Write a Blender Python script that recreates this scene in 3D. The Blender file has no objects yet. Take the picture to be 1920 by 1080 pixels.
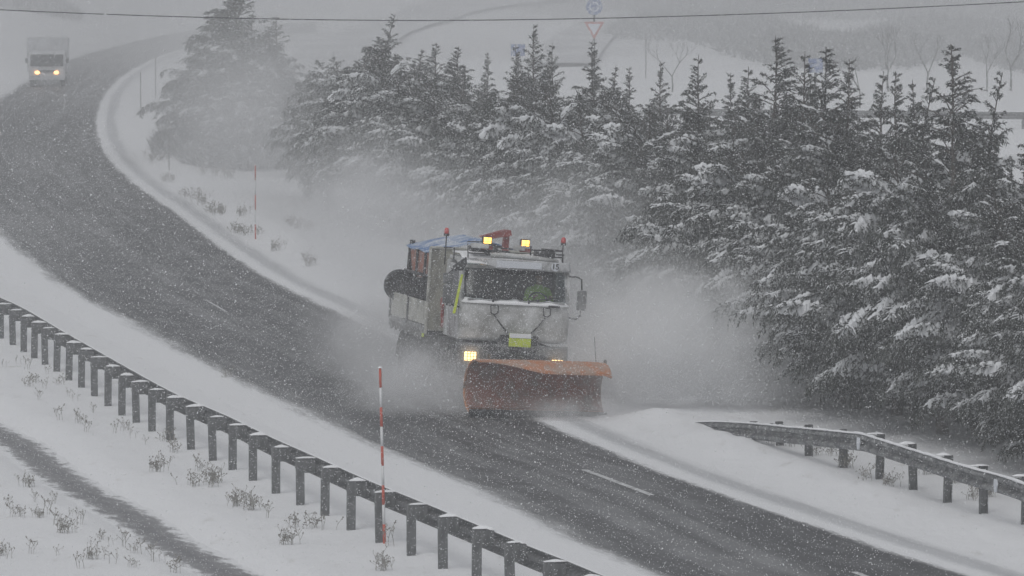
import bpy, bmesh, math, random
import numpy as np
from mathutils import Vector, Matrix

# ---------------------------------------------------------------- camera, world, sun, exposure
SC = bpy.context.scene
COL = SC.collection
H = 10.6                 # camera height above the road (an overbridge)
F = 11200.0              # focal length in pixels of the 1920 px wide photograph
PITCH = math.atan(762.0 / F)
cam = bpy.data.cameras.new("camera")
cam.sensor_width = 36.0
cam.lens = F / 1920.0 * 36.0
cam.clip_start = 0.5
cam.clip_end = 4000
camo = bpy.data.objects.new("camera", cam)
COL.objects.link(camo)
camo.location = (0, 0, H)
camo.rotation_euler = (math.pi / 2 - PITCH, 0, 0)
SC.camera = camo

W = bpy.data.worlds.new("World")
SC.world = W
W.use_nodes = True
nt = W.node_tree
bgn = nt.nodes["Background"]
sky = nt.nodes.new("ShaderNodeTexSky")
sky.sky_type = 'NISHITA'
sky.sun_disc = False
SUN_EL, SUN_AZ = math.radians(52), math.radians(200)
sky.sun_elevation = SUN_EL
sky.sun_rotation = SUN_AZ
sky.altitude = 900
sky.air_density = 1.0
sky.dust_density = 4.0
hs = nt.nodes.new("ShaderNodeHueSaturation")       # cloud cover: a greyer sky
hs.inputs["Saturation"].default_value = 0.14
nt.links.new(sky.outputs[0], hs.inputs["Color"])
nt.links.new(hs.outputs[0], bgn.inputs[0])
bgn.inputs[1].default_value = 0.10

sun = bpy.data.lights.new("sun", 'SUN')
sun.energy = 0.6
sun.angle = math.radians(40)
sun.color = (1.0, 0.985, 0.96)
suno = bpy.data.objects.new("sun", sun)
COL.objects.link(suno)
sd = Vector((math.sin(SUN_AZ) * math.cos(SUN_EL), math.cos(SUN_AZ) * math.cos(SUN_EL), math.sin(SUN_EL)))
suno.rotation_euler = sd.to_track_quat('Z', 'Y').to_euler()
suno.location = (0, 0, 60)

SC.view_settings.view_transform = 'Standard'
SC.view_settings.look = 'None'
SC.view_settings.gamma = 1
SC.view_settings.exposure = 0.04
SC.cycles.max_bounces = 8
SC.cycles.diffuse_bounces = 3
SC.cycles.glossy_bounces = 2
SC.cycles.transmission_bounces = 4
SC.cycles.transparent_max_bounces = 12
SC.cycles.volume_bounces = 6
SC.cycles.volume_step_rate = 1.0
SC.cycles.volume_max_steps = 64
SC.cycles.use_denoising = True
SC.cycles.sample_clamp_indirect = 6

PX0 = 762.0
def G(px, py, z=0.0):
    """the point at height z seen at pixel (px, py) of the photograph"""
    d = Vector((px - 960.0, 0, 0)) + Vector((0, math.cos(PITCH), -math.sin(PITCH))) * F \
        + Vector((0, math.sin(PITCH), math.cos(PITCH))) * (540.0 - py)
    t = (z - H) / d.z
    return Vector((d.x * t, d.y * t, z))
def PPM(py):                       # pixels per metre for a thing whose foot is at row py
    return (py + 222.0) / H

# ---------------------------------------------------------------- materials
def ramp(n, stops):
    r = n.new("ShaderNodeValToRGB")
    e = r.color_ramp.elements
    e[0].position, e[0].color = stops[0][0], (*stops[0][1], 1)
    e[1].position, e[1].color = stops[-1][0], (*stops[-1][1], 1)
    for p, c in stops[1:-1]:
        k = e.new(p); k.color = (*c, 1)
    return r
def mat(name, col, rough=0.7, metal=0.0, dirt=None, dscale=4.0, dlo=0.45, dhi=0.65, bump=0.0, bscale=20.0, spec=0.4, streak=1.0):
    m = bpy.data.materials.new(name); m.use_nodes = True
    n, l = m.node_tree.nodes, m.node_tree.links
    b = n["Principled BSDF"]
    b.inputs["Base Color"].default_value = (*col, 1)
    b.inputs["Roughness"].default_value = rough
    b.inputs["Metallic"].default_value = metal
    b.inputs["Specular IOR Level"].default_value = spec
    tc = n.new("ShaderNodeTexCoord")
    mp = n.new("ShaderNodeMapping"); mp.inputs["Scale"].default_value = (1, 1, streak)
    l.new(tc.outputs["Object"], mp.inputs[0])
    if dirt is not None:
        t = n.new("ShaderNodeTexNoise"); t.inputs["Scale"].default_value = dscale
        t.inputs["Detail"].default_value = 6; t.inputs["Roughness"].default_value = 0.65
        l.new(mp.outputs[0], t.inputs["Vector"])
        r = ramp(n, [(dlo, col), (dhi, dirt)])
        l.new(t.outputs[0], r.inputs[0]); l.new(r.outputs[0], b.inputs["Base Color"])
    if bump:
        t2 = n.new("ShaderNodeTexNoise"); t2.inputs["Scale"].default_value = bscale; t2.inputs["Detail"].default_value = 5
        bp = n.new("ShaderNodeBump"); bp.inputs["Strength"].default_value = bump; bp.inputs["Distance"].default_value = 0.03
        l.new(mp.outputs[0], t2.inputs["Vector"]); l.new(t2.outputs[0], bp.inputs["Height"]); l.new(bp.outputs[0], b.inputs["Normal"])
    return m
def emit(name, col, s):
    m = bpy.data.materials.new(name); m.use_nodes = True
    b = m.node_tree.nodes["Principled BSDF"]
    b.inputs["Base Color"].default_value = (*col, 1)
    b.inputs["Emission Color"].default_value = (*col, 1)
    b.inputs["Emission Strength"].default_value = s
    return m
M = {}
M['snow'] = mat('snow', (0.82, 0.83, 0.85), 0.75, bump=0.35, bscale=9, spec=0.2)
M['snow_cap'] = mat('snow_cap', (0.84, 0.85, 0.87), 0.75, bump=0.4, bscale=14, spec=0.2)
M['tree_snow'] = mat('tree_snow', (0.70, 0.715, 0.74), 0.8, spec=0.15)
M['steel'] = mat('galvanised_steel', (0.095, 0.10, 0.103), 0.6, 0.15, dirt=(0.22, 0.225, 0.23), dscale=9, dlo=0.4, dhi=0.7, streak=0.3)
M['wrail'] = mat('weathered_rail', (0.10, 0.105, 0.11), 0.65, 0.2, dirt=(0.30, 0.305, 0.31), dscale=5, dlo=0.42, dhi=0.62)
M['bark'] = mat('bark', (0.055, 0.047, 0.04), 0.9, dirt=(0.11, 0.10, 0.09), dscale=8, bump=0.4)
M['weed'] = mat('dry_stem', (0.20, 0.19, 0.17), 0.9, dirt=(0.42, 0.41, 0.39), dscale=12)
M['black'] = mat('black_plastic', (0.022, 0.023, 0.025), 0.6, dirt=(0.10, 0.105, 0.11), dscale=5, dlo=0.45, dhi=0.75)
M['rubber'] = mat('rubber', (0.025, 0.025, 0.026), 0.85, dirt=(0.13, 0.13, 0.135), dscale=5)
M['cab'] = mat('dirty_white_paint', (0.56, 0.57, 0.575), 0.5, dirt=(0.21, 0.21, 0.20), dscale=2.4, dlo=0.38, dhi=0.68, streak=1.0, bump=0.15, bscale=25)
M['cabside'] = mat('side_paint', (0.42, 0.42, 0.43), 0.5, dirt=(0.12, 0.10, 0.10), dscale=5, dlo=0.42, dhi=0.62, streak=0.25)
M['visor'] = mat('visor_grey', (0.46, 0.47, 0.485), 0.5, dirt=(0.16, 0.165, 0.17), dscale=4)
M['plate'] = mat('white_plate', (0.62, 0.65, 0.70), 0.5)
M['cream'] = mat('cream_panel', (0.32, 0.315, 0.27), 0.6, dirt=(0.10, 0.10, 0.095), dscale=3.0, dlo=0.42, dhi=0.72, streak=0.5)
M['board'] = mat('side_board', (0.47, 0.47, 0.43), 0.6, dirt=(0.18, 0.18, 0.17), dscale=3, dlo=0.5, dhi=0.75)
M['blue'] = mat('blue_tarp', (0.13, 0.22, 0.41), 0.7, dirt=(0.52, 0.56, 0.62), dscale=3.4, dlo=.42, dhi=.60, bump=0.5, bscale=6)
M['hopper'] = mat('faded_orange_hopper', (0.42, 0.17, 0.12), 0.7, dirt=(0.30, 0.21, 0.19), dscale=5)
M['orange'] = mat('worn_orange_paint', (0.48, 0.19, 0.085), 0.75, dirt=(0.40, 0.29, 0.235), dscale=4.0, dlo=0.36, dhi=0.58, spec=0.2, bump=0.2, bscale=12)
M['redin'] = mat('plough_red_face', (0.25, 0.105, 0.08), 0.8, dirt=(0.21, 0.165, 0.15), dscale=3.2, dlo=0.42, dhi=0.62)
M['red'] = mat('red_paint', (0.27, 0.05, 0.045), 0.6, dirt=(0.26, 0.17, 0.165), dscale=7)
M['beacon'] = mat('red_beacon', (0.50, 0.07, 0.07), 0.3)
M['pole_red'] = mat('pole_red', (0.47, 0.085, 0.055), 0.6, dirt=(0.40, 0.22, 0.19), dscale=9, dlo=0.5, dhi=0.8)
M['pole_white'] = mat('pole_white', (0.62, 0.63, 0.64), 0.6)
M['lime'] = mat('fluorescent_yellow', (0.60, 0.72, 0.04), 0.6, dirt=(0.50, 0.60, 0.10), dscale=8)
M['hivis'] = mat('hi_vis_cloth', (0.40, 0.70, 0.07), 0.8)
M['skin'] = mat('skin', (0.42, 0.26, 0.19), 0.6)
M['hair'] = mat('dark_hair', (0.03, 0.022, 0.018), 0.8)
M['navy'] = mat('navy_cloth', (0.02, 0.025, 0.05), 0.9)
M['inside'] = mat('cab_interior', (0.016, 0.017, 0.018), 0.95, spec=0.1)
M['glow'] = emit('amber_lamp', (1.0, 0.52, 0.09), 4.0)
M['head'] = emit('headlamp_glow', (1.0, 0.62, 0.25), 4.5)
M['head2'] = emit('headlamp_far', (1.0, 0.50, 0.20), 4.5)
M['signblue'] = mat('sign_blue', (0.17, 0.22, 0.38), 0.7, dirt=(0.48, 0.50, 0.54), dscale=6, dlo=.45, dhi=.62)
M['signred'] = mat('sign_red', (0.46, 0.24, 0.23), 0.6)
M['vanwhite'] = mat('van_white', (0.50, 0.51, 0.53), 0.5, dirt=(0.36, 0.37, 0.38), dscale=2)
M['scrub'] = mat('scrub_twigs', (0.07, 0.07, 0.065), 0.9, dirt=(0.20, 0.20, 0.20), dscale=1.5)
M['frost'] = mat('frosted_twigs', (0.22, 0.225, 0.225), 0.9, dirt=(0.50, 0.51, 0.52), dscale=1.2)

def foliage_mat(name, a, b, c):
    m = bpy.data.materials.new(name); m.use_nodes = True
    n, l = m.node_tree.nodes, m.node_tree.links
    p = n["Principled BSDF"]; p.inputs["Roughness"].default_value = 0.85; p.inputs["Specular IOR Level"].default_value = 0.2
    g = n.new("ShaderNodeNewGeometry")
    r = ramp(n, [(0.0, a), (0.70, b), (1.0, c)])
    l.new(g.outputs["Random Per Island"], r.inputs[0]); l.new(r.outputs[0], p.inputs["Base Color"])
    return m
M['leaf'] = foliage_mat('cypress_foliage', (0.020, 0.026, 0.021), (0.046, 0.053, 0.044), (0.30, 0.31, 0.31))
M['flake'] = mat('snowflake', (0.85, 0.86, 0.88), 0.8, spec=0.1)
def glass(name, tint, fac):
    m = bpy.data.materials.new(name); m.use_nodes = True
    n, l = m.node_tree.nodes, m.node_tree.links
    n.remove(n["Principled BSDF"])
    t = n.new("ShaderNodeBsdfTransparent"); t.inputs[0].default_value = (*tint, 1)
    g = n.new("ShaderNodeBsdfGlossy"); g.inputs["Roughness"].default_value = 0.12; g.inputs[0].default_value = (0.8, 0.8, 0.8, 1)
    x = n.new("ShaderNodeMixShader"); x.inputs[0].default_value = fac
    l.new(t.outputs[0], x.inputs[1]); l.new(g.outputs[0], x.inputs[2]); l.new(x.outputs[0], n["Material Output"].inputs[0])
    return m
M['glass'] = glass('windscreen_glass', (0.80, 0.84, 0.84), 0.04)
M['sideglass'] = glass('side_glass', (0.5, 0.54, 0.56), 0.25)
M['mirror'] = mat('mirror_glass', (0.45, 0.47, 0.50), 0.15, 0.8)
M['mirrorback'] = mat('mirror_back', (0.10, 0.105, 0.11), 0.5, dirt=(0.2, 0.205, 0.21), dscale=7)

# ---------------------------------------------------------------- builders
def link(name, me, m, parent=None):
    o = bpy.data.objects.new(name, me); COL.objects.link(o)
    if m is not None:
        for mm in (m if isinstance(m, (list, tuple)) else [m]): me.materials.append(M[mm] if isinstance(mm, str) else mm)
    if parent is not None: o.parent = parent
    return o
def tag(o, label=None, cat=None, group=None, kind=None):
    if label: o['label'] = label
    if cat: o['category'] = cat
    if group: o['group'] = group
    if kind: o['kind'] = kind
    return o
def empty(name, loc=(0, 0, 0), rot=(0, 0, 0)):
    o = bpy.data.objects.new(name, None); COL.objects.link(o); o.location = loc; o.rotation_euler = rot
    o.empty_display_size = 0.3
    return o
def copy_tree(o, parent=None):
    c = o.copy(); COL.objects.link(c); c.parent = parent
    for ch in list(o.children): copy_tree(ch, c)
    return c
class MB:
    def __init__(s): s.bm = bmesh.new()
    def box(s, c, size, bev=0.0, rot=None):
        r = bmesh.ops.create_cube(s.bm, size=1.0)
        vs = r['verts']
        for v in vs: v.co = Vector((v.co.x * size[0], v.co.y * size[1], v.co.z * size[2]))
        if bev > 0:
            es = list({e for v in vs for e in v.link_edges})
            rb = bmesh.ops.bevel(s.bm, geom=es, offset=min(bev, min(size) * 0.45), segments=2, affect='EDGES', profile=0.6)
            vs = list({v for f in rb['faces'] for v in f.verts} | {v for v in vs if v.is_valid})
        R = rot if rot is not None else Matrix.Identity(3)
        for v in vs: v.co = R @ v.co + Vector(c)
        return s
    def tube(s, pts, r, n=8, cap=True, smooth=True):
        pts = [Vector(p) for p in pts]
        rs = r if isinstance(r, (list, tuple)) else [r] * len(pts)
        rings = []
        up = Vector((0, 0, 1))
        for i, p in enumerate(pts):
            d = (pts[min(i + 1, len(pts) - 1)] - pts[max(i - 1, 0)]).normalized()
            a = d.cross(up)
            if a.length < 1e-3: a = d.cross(Vector((1, 0, 0)))
            a.normalize(); b = d.cross(a)
            rings.append([s.bm.verts.new(p + (a * math.cos(2 * math.pi * k / n) + b * math.sin(2 * math.pi * k / n)) * rs[i]) for k in range(n)])
        for q, t in zip(rings, rings[1:]):
            for k in range(n):
                f = s.bm.faces.new((q[k], q[(k + 1) % n], t[(k + 1) % n], t[k])); f.smooth = smooth
        if cap:
            s.bm.faces.new(rings[0][::-1]); s.bm.faces.new(rings[-1])
        return s
    def prism(s, poly, x0, x1, axis='x'):
        """polygon in the plane across `axis`, extruded from x0 to x1"""
        def P(x, a, b): return {'x': (x, a, b), 'y': (a, x, b), 'z': (a, b, x)}[axis]
        A = [s.bm.verts.new(P(x0, *p)) for p in poly]; B = [s.bm.verts.new(P(x1, *p)) for p in poly]
        s.bm.faces.new(A[::-1]); s.bm.faces.new(B)
        k = len(poly)
        for i in range(k): s.bm.faces.new((A[i], A[(i + 1) % k], B[(i + 1) % k], B[i]))
        return s
    def sheet(s, f, nu, nv, th, n=None, smooth=True):
        """surface f(u,v) with thickness th along -n"""
        g = [[Vector(f(i / nu, j / nv)) for j in range(nv + 1)] for i in range(nu + 1)]
        def nor(i, j):
            a = g[min(i + 1, nu)][j] - g[max(i - 1, 0)][j]; b = g[i][min(j + 1, nv)] - g[i][max(j - 1, 0)]
            return a.cross(b).normalized()
        A = [[s.bm.verts.new(g[i][j]) for j in range(nv + 1)] for i in range(nu + 1)]
        B = [[s.bm.verts.new(g[i][j] - (nor(i, j) if n is None else Vector(n)) * th) for j in range(nv + 1)] for i in range(nu + 1)]
        for i in range(nu):
            for j in range(nv):
                q = s.bm.faces.new((A[i][j], A[i + 1][j], A[i + 1][j + 1], A[i][j + 1])); q.smooth = smooth
                q = s.bm.faces.new((B[i][j], B[i][j + 1], B[i + 1][j + 1], B[i + 1][j])); q.smooth = smooth
        for i in range(nu):
            s.bm.faces.new((A[i][0], B[i][0], B[i + 1][0], A[i + 1][0])); s.bm.faces.new((A[i][nv], A[i + 1][nv], B[i + 1][nv], B[i][nv]))
        for j in range(nv):
            s.bm.faces.new((A[0][j], A[0][j + 1], B[0][j + 1], B[0][j])); s.bm.faces.new((A[nu][j], B[nu][j], B[nu][j + 1], A[nu][j + 1]))
        return s
    def lathe(s, prof, c, axis='z', n=20, smooth=True):
        c = Vector(c); rings = []
        for r, h in prof:
            ring = []
            for k in range(n):
                a = 2 * math.pi * k / n; x, y = r * math.cos(a), r * math.sin(a)
                ring.append(s.bm.verts.new(c + Vector({'z': (x, y, h), 'x': (h, x, y), 'y': (x, h, y)}[axis])))
            rings.append(ring)
        for q, t in zip(rings, rings[1:]):
            for k in range(n):
                f = s.bm.faces.new((q[k], q[(k + 1) % n], t[(k + 1) % n], t[k])); f.smooth = smooth
        s.bm.faces.new(rings[0]); s.bm.faces.new(rings[-1])
        return s
    def done(s, name, m, parent=None, fix=True):
        if fix: bmesh.ops.recalc_face_normals(s.bm, faces=s.bm.faces[:])
        me = bpy.data.meshes.new(name); s.bm.to_mesh(me); s.bm.free()
        return link(name, me, m, parent)
def np_mesh(name, V, Fc, k):
    """mesh from numpy arrays: V (n,3), Fc (m,k) faces of k corners"""
    me = bpy.data.meshes.new(name)
    me.vertices.add(len(V)); me.vertices.foreach_set("co", np.ascontiguousarray(V, dtype=np.float32).ravel())
    me.loops.add(Fc.size); me.loops.foreach_set("vertex_index", np.ascontiguousarray(Fc, dtype=np.int32).ravel())
    me.polygons.add(len(Fc)); me.polygons.foreach_set("loop_start", np.arange(0, Fc.size, k, dtype=np.int32))
    me.polygons.foreach_set("loop_total", np.full(len(Fc), k, dtype=np.int32))
    me.update(calc_edges=True)
    return me
def resample(P, n):
    P = np.array([[p[0], p[1]] for p in P], float)
    # Catmull-Rom then equal arclength
    Q = []
    E = np.vstack([2 * P[0] - P[1], P, 2 * P[-1] - P[-2]])
    for i in range(1, len(E) - 2):
        for t in np.linspace(0, 1, 12, endpoint=False):
            a, b, c, d = E[i - 1], E[i], E[i + 1], E[i + 2]
            Q.append(0.5 * ((2 * b) + (-a + c) * t + (2 * a - 5 * b + 4 * c - d) * t * t + (-a + 3 * b - 3 * c + d) * t ** 3))
    Q.append(P[-1]); Q = np.array(Q)
    s = np.r_[0, np.cumsum(np.hypot(*np.diff(Q, axis=0).T))]
    u = np.linspace(0, s[-1], n)
    return np.c_[np.interp(u, s, Q[:, 0]), np.interp(u, s, Q[:, 1])], s[-1]
# ---------------------------------------------------------------- road and ground
RIGHT_PX = [(2750, 1370), (2220, 1210), (1807, 1080), (1680, 1040), (1502, 980), (1240, 888), (1020, 795), (860, 708), (700, 620), (600, 573), (500, 523), (400, 457), (330, 402),
            (250, 345), (200, 295), (180, 245), (185, 200), (205, 165), (240, 135), (300, 105), (370, 85), (470, 70), (600, 60)]
LEFT_PX = [(1980, 1400), (1560, 1215), (1240, 1080), (1120, 1028), (901, 917), (679, 824), (520, 745), (333, 650), (130, 540), (60, 485), (0, 430), (-60, 375), (-95, 325), (-105, 280),
           (-85, 240), (-40, 208), (0, 187), (60, 150), (130, 114), (200, 92), (280, 72), (375, 56), (470, 48), (600, 41)]
NS = 260
RR, RL_len = resample([G(*p) for p in RIGHT_PX], NS)
LL, _ = resample([G(*p) for p in LEFT_PX], NS)
EXT = 1.6
cols_in = [0, .04, .1, .2, .35, .5, .65, .8, .9, .96, 1]
def road_mesh():
    V, UV = [], []
    nc = len(cols_in) + 4
    for i in range(NS):
        l, r = LL[i], RR[i]
        w = np.hypot(*(r - l)); d = (r - l) / w
        # lateral distance measured square to the road
        t = RR[min(i + 1, NS - 1)] - RR[max(i - 1, 0)] + LL[min(i + 1, NS - 1)] - LL[max(i - 1, 0)]; t /= np.hypot(*t)
        sq = abs(t[0] * d[1] - t[1] * d[0])
        far = i / NS
        for u in [-EXT / sq / w, -0.5 * EXT / sq / w] + cols_in + [1 + 0.5 * EXT / sq / w, 1 + EXT / sq / w]:
            p = l + (r - l) * u
            V.append((p[0], p[1], 0.012 if -1.0 / w < u < 1 + 1.0 / w else (-.06 if (u < -1.2 / w / sq or u > 1 + 1.2 / w / sq) else .012))); UV.append((u * w * sq, (1 - u) * w * sq, i * RL_len / NS))
    F_ = [(i * nc + j, i * nc + j + 1, (i + 1) * nc + j + 1, (i + 1) * nc + j) for i in range(NS - 1) for j in range(nc - 1)]
    me = np_mesh('road', np.array(V), np.array(F_), 4)
    a = me.attributes.new('lat', 'FLOAT_VECTOR', 'POINT'); a.data.foreach_set('vector', np.array(UV, np.float32).ravel())
    return me
def road_material():
    m = bpy.data.materials.new('ploughed_asphalt'); m.use_nodes = True
    n, l = m.node_tree.nodes, m.node_tree.links
    b = n["Principled BSDF"]; b.inputs["Specular IOR Level"].default_value = 0.35
    at = n.new("ShaderNodeAttribute"); at.attribute_name = 'lat'
    sp = n.new("ShaderNodeSeparateXYZ"); l.new(at.outputs["Vector"], sp.inputs[0])
    def noise(vec, sc, mp, det=5, rough=0.6):
        k = n.new("ShaderNodeMapping"); k.inputs["Scale"].default_value = mp; l.new(vec, k.inputs[0])
        t = n.new("ShaderNodeTexNoise"); t.inputs["Scale"].default_value = sc; t.inputs["Detail"].default_value = det
        t.inputs["Roughness"].default_value = rough; l.new(k.outputs[0], t.inputs["Vector"]); return t.outputs[0]
    def math_(op, a, b_=None):
        k = n.new("ShaderNodeMath"); k.operation = op
        for i, v in enumerate((a, b_)):
            if v is None: continue
            if isinstance(v, (int, float)): k.inputs[i].default_value = v
            else: l.new(v, k.inputs[i])
        return k.outputs[0]
    def mapr(v, a, b_, c=0.0, d=1.0):
        k = n.new("ShaderNodeMapRange"); k.interpolation_type = 'SMOOTHSTEP'; l.new(v, k.inputs[0])
        for i, q in zip((1, 2, 3, 4), (a, b_, c, d)): k.inputs[i].default_value = q
        return k.outputs[0]
    A = at.outputs["Vector"]
    long_ = noise(A, 1.0, (1.6, 1.6, 0.22))          # streaks along the road
    blot = noise(A, 1.0, (1.2, 1.2, 0.5), 6)
    fine = noise(A, 1.0, (9, 9, 2.5), 4, 0.7)
    tracks = noise(A, 1.0, (1.5, 0.0, 0.025), 3)     # wheel tracks
    lf = math_('ADD', sp.outputs[0], math_('MULTIPLY', math_('SUBTRACT', long_, 0.5), 0.9))
    lf = math_('ADD', lf, math_('MULTIPLY', math_('SUBTRACT', fine, 0.5), 0.5))
    rf = math_('ADD', sp.outputs[1], math_('MULTIPLY', math_('SUBTRACT', long_, 0.5), 0.35))
    rf = math_('ADD', rf, math_('MULTIPLY', math_('SUBTRACT', fine, 0.5), 0.3))
    sl = mapr(lf, 0.30, -0.35); sr = mapr(rf, 0.12, -0.16)
    edge = math_('MAXIMUM', sl, sr)
    dust = math_('MULTIPLY', mapr(blot, 0.42, 0.80), 0.13)
    dust2 = math_('MULTIPLY', mapr(tracks, 0.45, 0.65), 0.15)
    thin = math_('MULTIPLY', mapr(fine, 0.56, 0.80), 0.14)
    tot = math_('MAXIMUM', edge, math_('ADD', math_('ADD', dust, dust2), thin))
    mx = n.new("ShaderNodeMix"); mx.data_type = 'RGBA'
    l.new(tot, mx.inputs["Factor"])
    ar = ramp(n, [(0.3, (0.030, 0.031, 0.034)), (0.7, (0.062, 0.063, 0.067))]); l.new(blot, ar.inputs[0])
    l.new(ar.outputs[0], mx.inputs["A"])
    # churned grey line in the snow thrown to the right-hand side
    g1 = math_('MULTIPLY', mapr(rf, -0.35, -0.62), mapr(rf, -1.15, -0.75))
    g1 = math_('MULTIPLY', g1, math_('ADD', math_('MULTIPLY', long_, 0.9), 0.25))
    sn = n.new("ShaderNodeMix"); sn.data_type = 'RGBA'; l.new(g1, sn.inputs["Factor"])
    sn.inputs["A"].default_value = (0.80, 0.81, 0.83, 1); sn.inputs["B"].default_value = (0.42, 0.43, 0.45, 1)
    l.new(sn.outputs["Result"], mx.inputs["B"]); l.new(mx.outputs["Result"], b.inputs["Base Color"])
    l.new(mapr(tot, 0.0, 0.6, 0.5, 0.85), b.inputs["Roughness"])
    bp = n.new("ShaderNodeBump"); bp.inputs["Strength"].default_value = 0.5; bp.inputs["Distance"].default_value = 0.03
    l.new(math_('ADD', fine, tot), bp.inputs["Height"]); l.new(bp.outputs[0], b.inputs["Normal"])
    return m
road = link('road', road_mesh(), None); road.data.materials.append(road_material())
tag(road, kind='structure')

def seg_dist(X, Y, P):
    """distance from every (X, Y) to polyline P"""
    D = np.full(X.shape, 1e9)
    for a, b in zip(P[:-1], P[1:]):
        d = b - a; L2 = d @ d
        t = np.clip(((X - a[0]) * d[0] + (Y - a[1]) * d[1]) / L2, 0, 1)
        D = np.minimum(D, np.hypot(X - a[0] - t * d[0], Y - a[1] - t * d[1]))
    return D
DITCH = [G(*p) for p in [(-260, 690), (-130, 745), (0, 808), (42, 831), (84, 864), (141, 904), (197, 935), (253, 966), (309, 1005), (380, 1044), (450, 1080), (560, 1135), (700, 1200)]]
DIT, DIT_len = resample(DITCH, 90)
def wob(X, Y, s, seed):
    r = np.random.default_rng(seed); o = np.zeros_like(X)
    for k in range(7):
        a = r.uniform(0, 2 * np.pi); f = s * r.uniform(.5, 2.2)
        o += np.sin((X * np.cos(a) + Y * np.sin(a)) * f + r.uniform(0, 6.3)) / 7
    return o
def inside_road(X, Y):
    P = np.vstack([LL, RR[::-1]]); c = np.zeros(X.shape, bool)
    j = len(P) - 1
    for i in range(len(P)):
        yi, yj = P[i, 1], P[j, 1]
        if yi != yj:
            m = ((yi > Y) != (yj > Y)) & (X < (P[j, 0] - P[i, 0]) * (Y - yi) / (yj - yi) + P[i, 0])
            c ^= m
        j = i
    return c
def ground_z(X, Y):
    X = np.asarray(X, float); Y = np.asarray(Y, float)
    dr = np.minimum(seg_dist(X, Y, LL[::3]), seg_dist(X, Y, RR[::3]))
    ins = inside_road(X, Y)
    dr = np.where(ins, 0, dr)
    k = np.clip((dr - 1.2) / 1.5, 0, 1)
    kf = np.clip((dr - 1.2) / 12, 0, 1); kf = kf * kf * (3 - 2 * kf)
    z = -0.03 * (1 - k) + k * (0.07 * wob(X, Y, 0.9, 1) + 0.03 * wob(X, Y, 3.2, 2) + 0.09)
    z += 0.16 * np.exp(-((seg_dist(X, Y, RR[::3]) - 2.35) / 0.45) ** 2) * k * (.7 + .8 * wob(X, Y, 1.9, 8))
    e = np.exp(-(seg_dist(X, Y, DIT[::2]) / 0.72) ** 4); z = z * (1 - e) - 0.14 * e
    far = np.clip((Y - 300) / 500, 0, 1)
    z += far * far * 6.0 * (1 + 0.5 * wob(X, Y, 0.02, 5)) * kf
    # low bank beyond the far bend on the left
    z += 2.2 * np.exp(-((Y - 470 - 0.9 * X) / 36) ** 2) * np.clip((20 - X) / 40, 0, 1) * kf
    return z
xs = np.unique(np.r_[-1500, -700, -350, -200, np.arange(-150, -50, 12), np.arange(-50, -20, 2.5), np.arange(-20, 20, 0.3), np.arange(20, 50, 2.5), np.arange(50, 151, 12), 200, 350, 700, 1500])
ys = np.unique(np.r_[-1500, -600, -200, -60, 0, 30, 50, 65, np.arange(78, 150, 0.5), np.arange(150, 260, 1.2), np.arange(260, 480, 3), np.arange(480, 800, 20), 800, 1000, 1500])
X, Y = np.meshgrid(xs, ys, indexing='ij')
Z = ground_z(X, Y)
nx, ny = X.shape
idx = np.arange(nx * ny).reshape(nx, ny)
Fg = np.stack([idx[:-1, :-1], idx[1:, :-1], idx[1:, 1:], idx[:-1, 1:]], -1).reshape(-1, 4)
gme = np_mesh('ground', np.stack([X, Y, Z], -1).reshape(-1, 3), Fg, 4)
gme.polygons.foreach_set('use_smooth', [True] * len(gme.polygons))
def ground_material():
    m = bpy.data.materials.new('snow_cover'); m.use_nodes = True
    n, l = m.node_tree.nodes, m.node_tree.links
    b = n["Principled BSDF"]; b.inputs["Roughness"].default_value = 0.8; b.inputs["Specular IOR Level"].default_value = 0.2
    tc = n.new("ShaderNodeTexCoord")
    def noise(sc, det, mp=(1, 1, 1), rough=.6):
        k = n.new("ShaderNodeMapping"); k.inputs["Scale"].default_value = mp; l.new(tc.outputs["Object"], k.inputs[0])
        t = n.new("ShaderNodeTexNoise"); t.inputs["Scale"].default_value = sc; t.inputs["Detail"].default_value = det; t.inputs["Roughness"].default_value = rough
        l.new(k.outputs[0], t.inputs["Vector"]); return t.outputs[0]
    small = noise(2.2, 8, (1, 0.35, 1), 0.65)
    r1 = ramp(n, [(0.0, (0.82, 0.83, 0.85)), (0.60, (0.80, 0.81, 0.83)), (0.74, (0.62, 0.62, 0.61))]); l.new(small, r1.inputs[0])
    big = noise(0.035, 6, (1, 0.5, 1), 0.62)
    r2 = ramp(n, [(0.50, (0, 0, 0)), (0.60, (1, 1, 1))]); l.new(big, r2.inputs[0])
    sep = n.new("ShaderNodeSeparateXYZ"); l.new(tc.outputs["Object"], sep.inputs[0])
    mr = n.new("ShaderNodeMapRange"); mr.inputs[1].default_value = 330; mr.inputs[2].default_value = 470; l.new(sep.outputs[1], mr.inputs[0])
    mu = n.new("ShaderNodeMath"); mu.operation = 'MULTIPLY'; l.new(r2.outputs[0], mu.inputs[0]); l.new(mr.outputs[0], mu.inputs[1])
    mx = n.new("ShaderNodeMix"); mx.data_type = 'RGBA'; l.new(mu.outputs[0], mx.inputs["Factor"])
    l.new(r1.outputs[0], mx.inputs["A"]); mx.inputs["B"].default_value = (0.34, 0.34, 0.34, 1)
    l.new(mx.outputs["Result"], b.inputs["Base Color"])
    bp = n.new("ShaderNodeBump"); bp.inputs["Strength"].default_value = 0.7; bp.inputs["Distance"].default_value = 0.10
    l.new(noise(1.6, 8, (1, 0.5, 1)), bp.inputs["Height"]); l.new(bp.outputs[0], b.inputs["Normal"])
    return m
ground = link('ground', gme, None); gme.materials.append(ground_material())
tag(ground, kind='structure')
def gz(x, y): return float(ground_z(np.array([x]), np.array([y]))[0])
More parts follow.
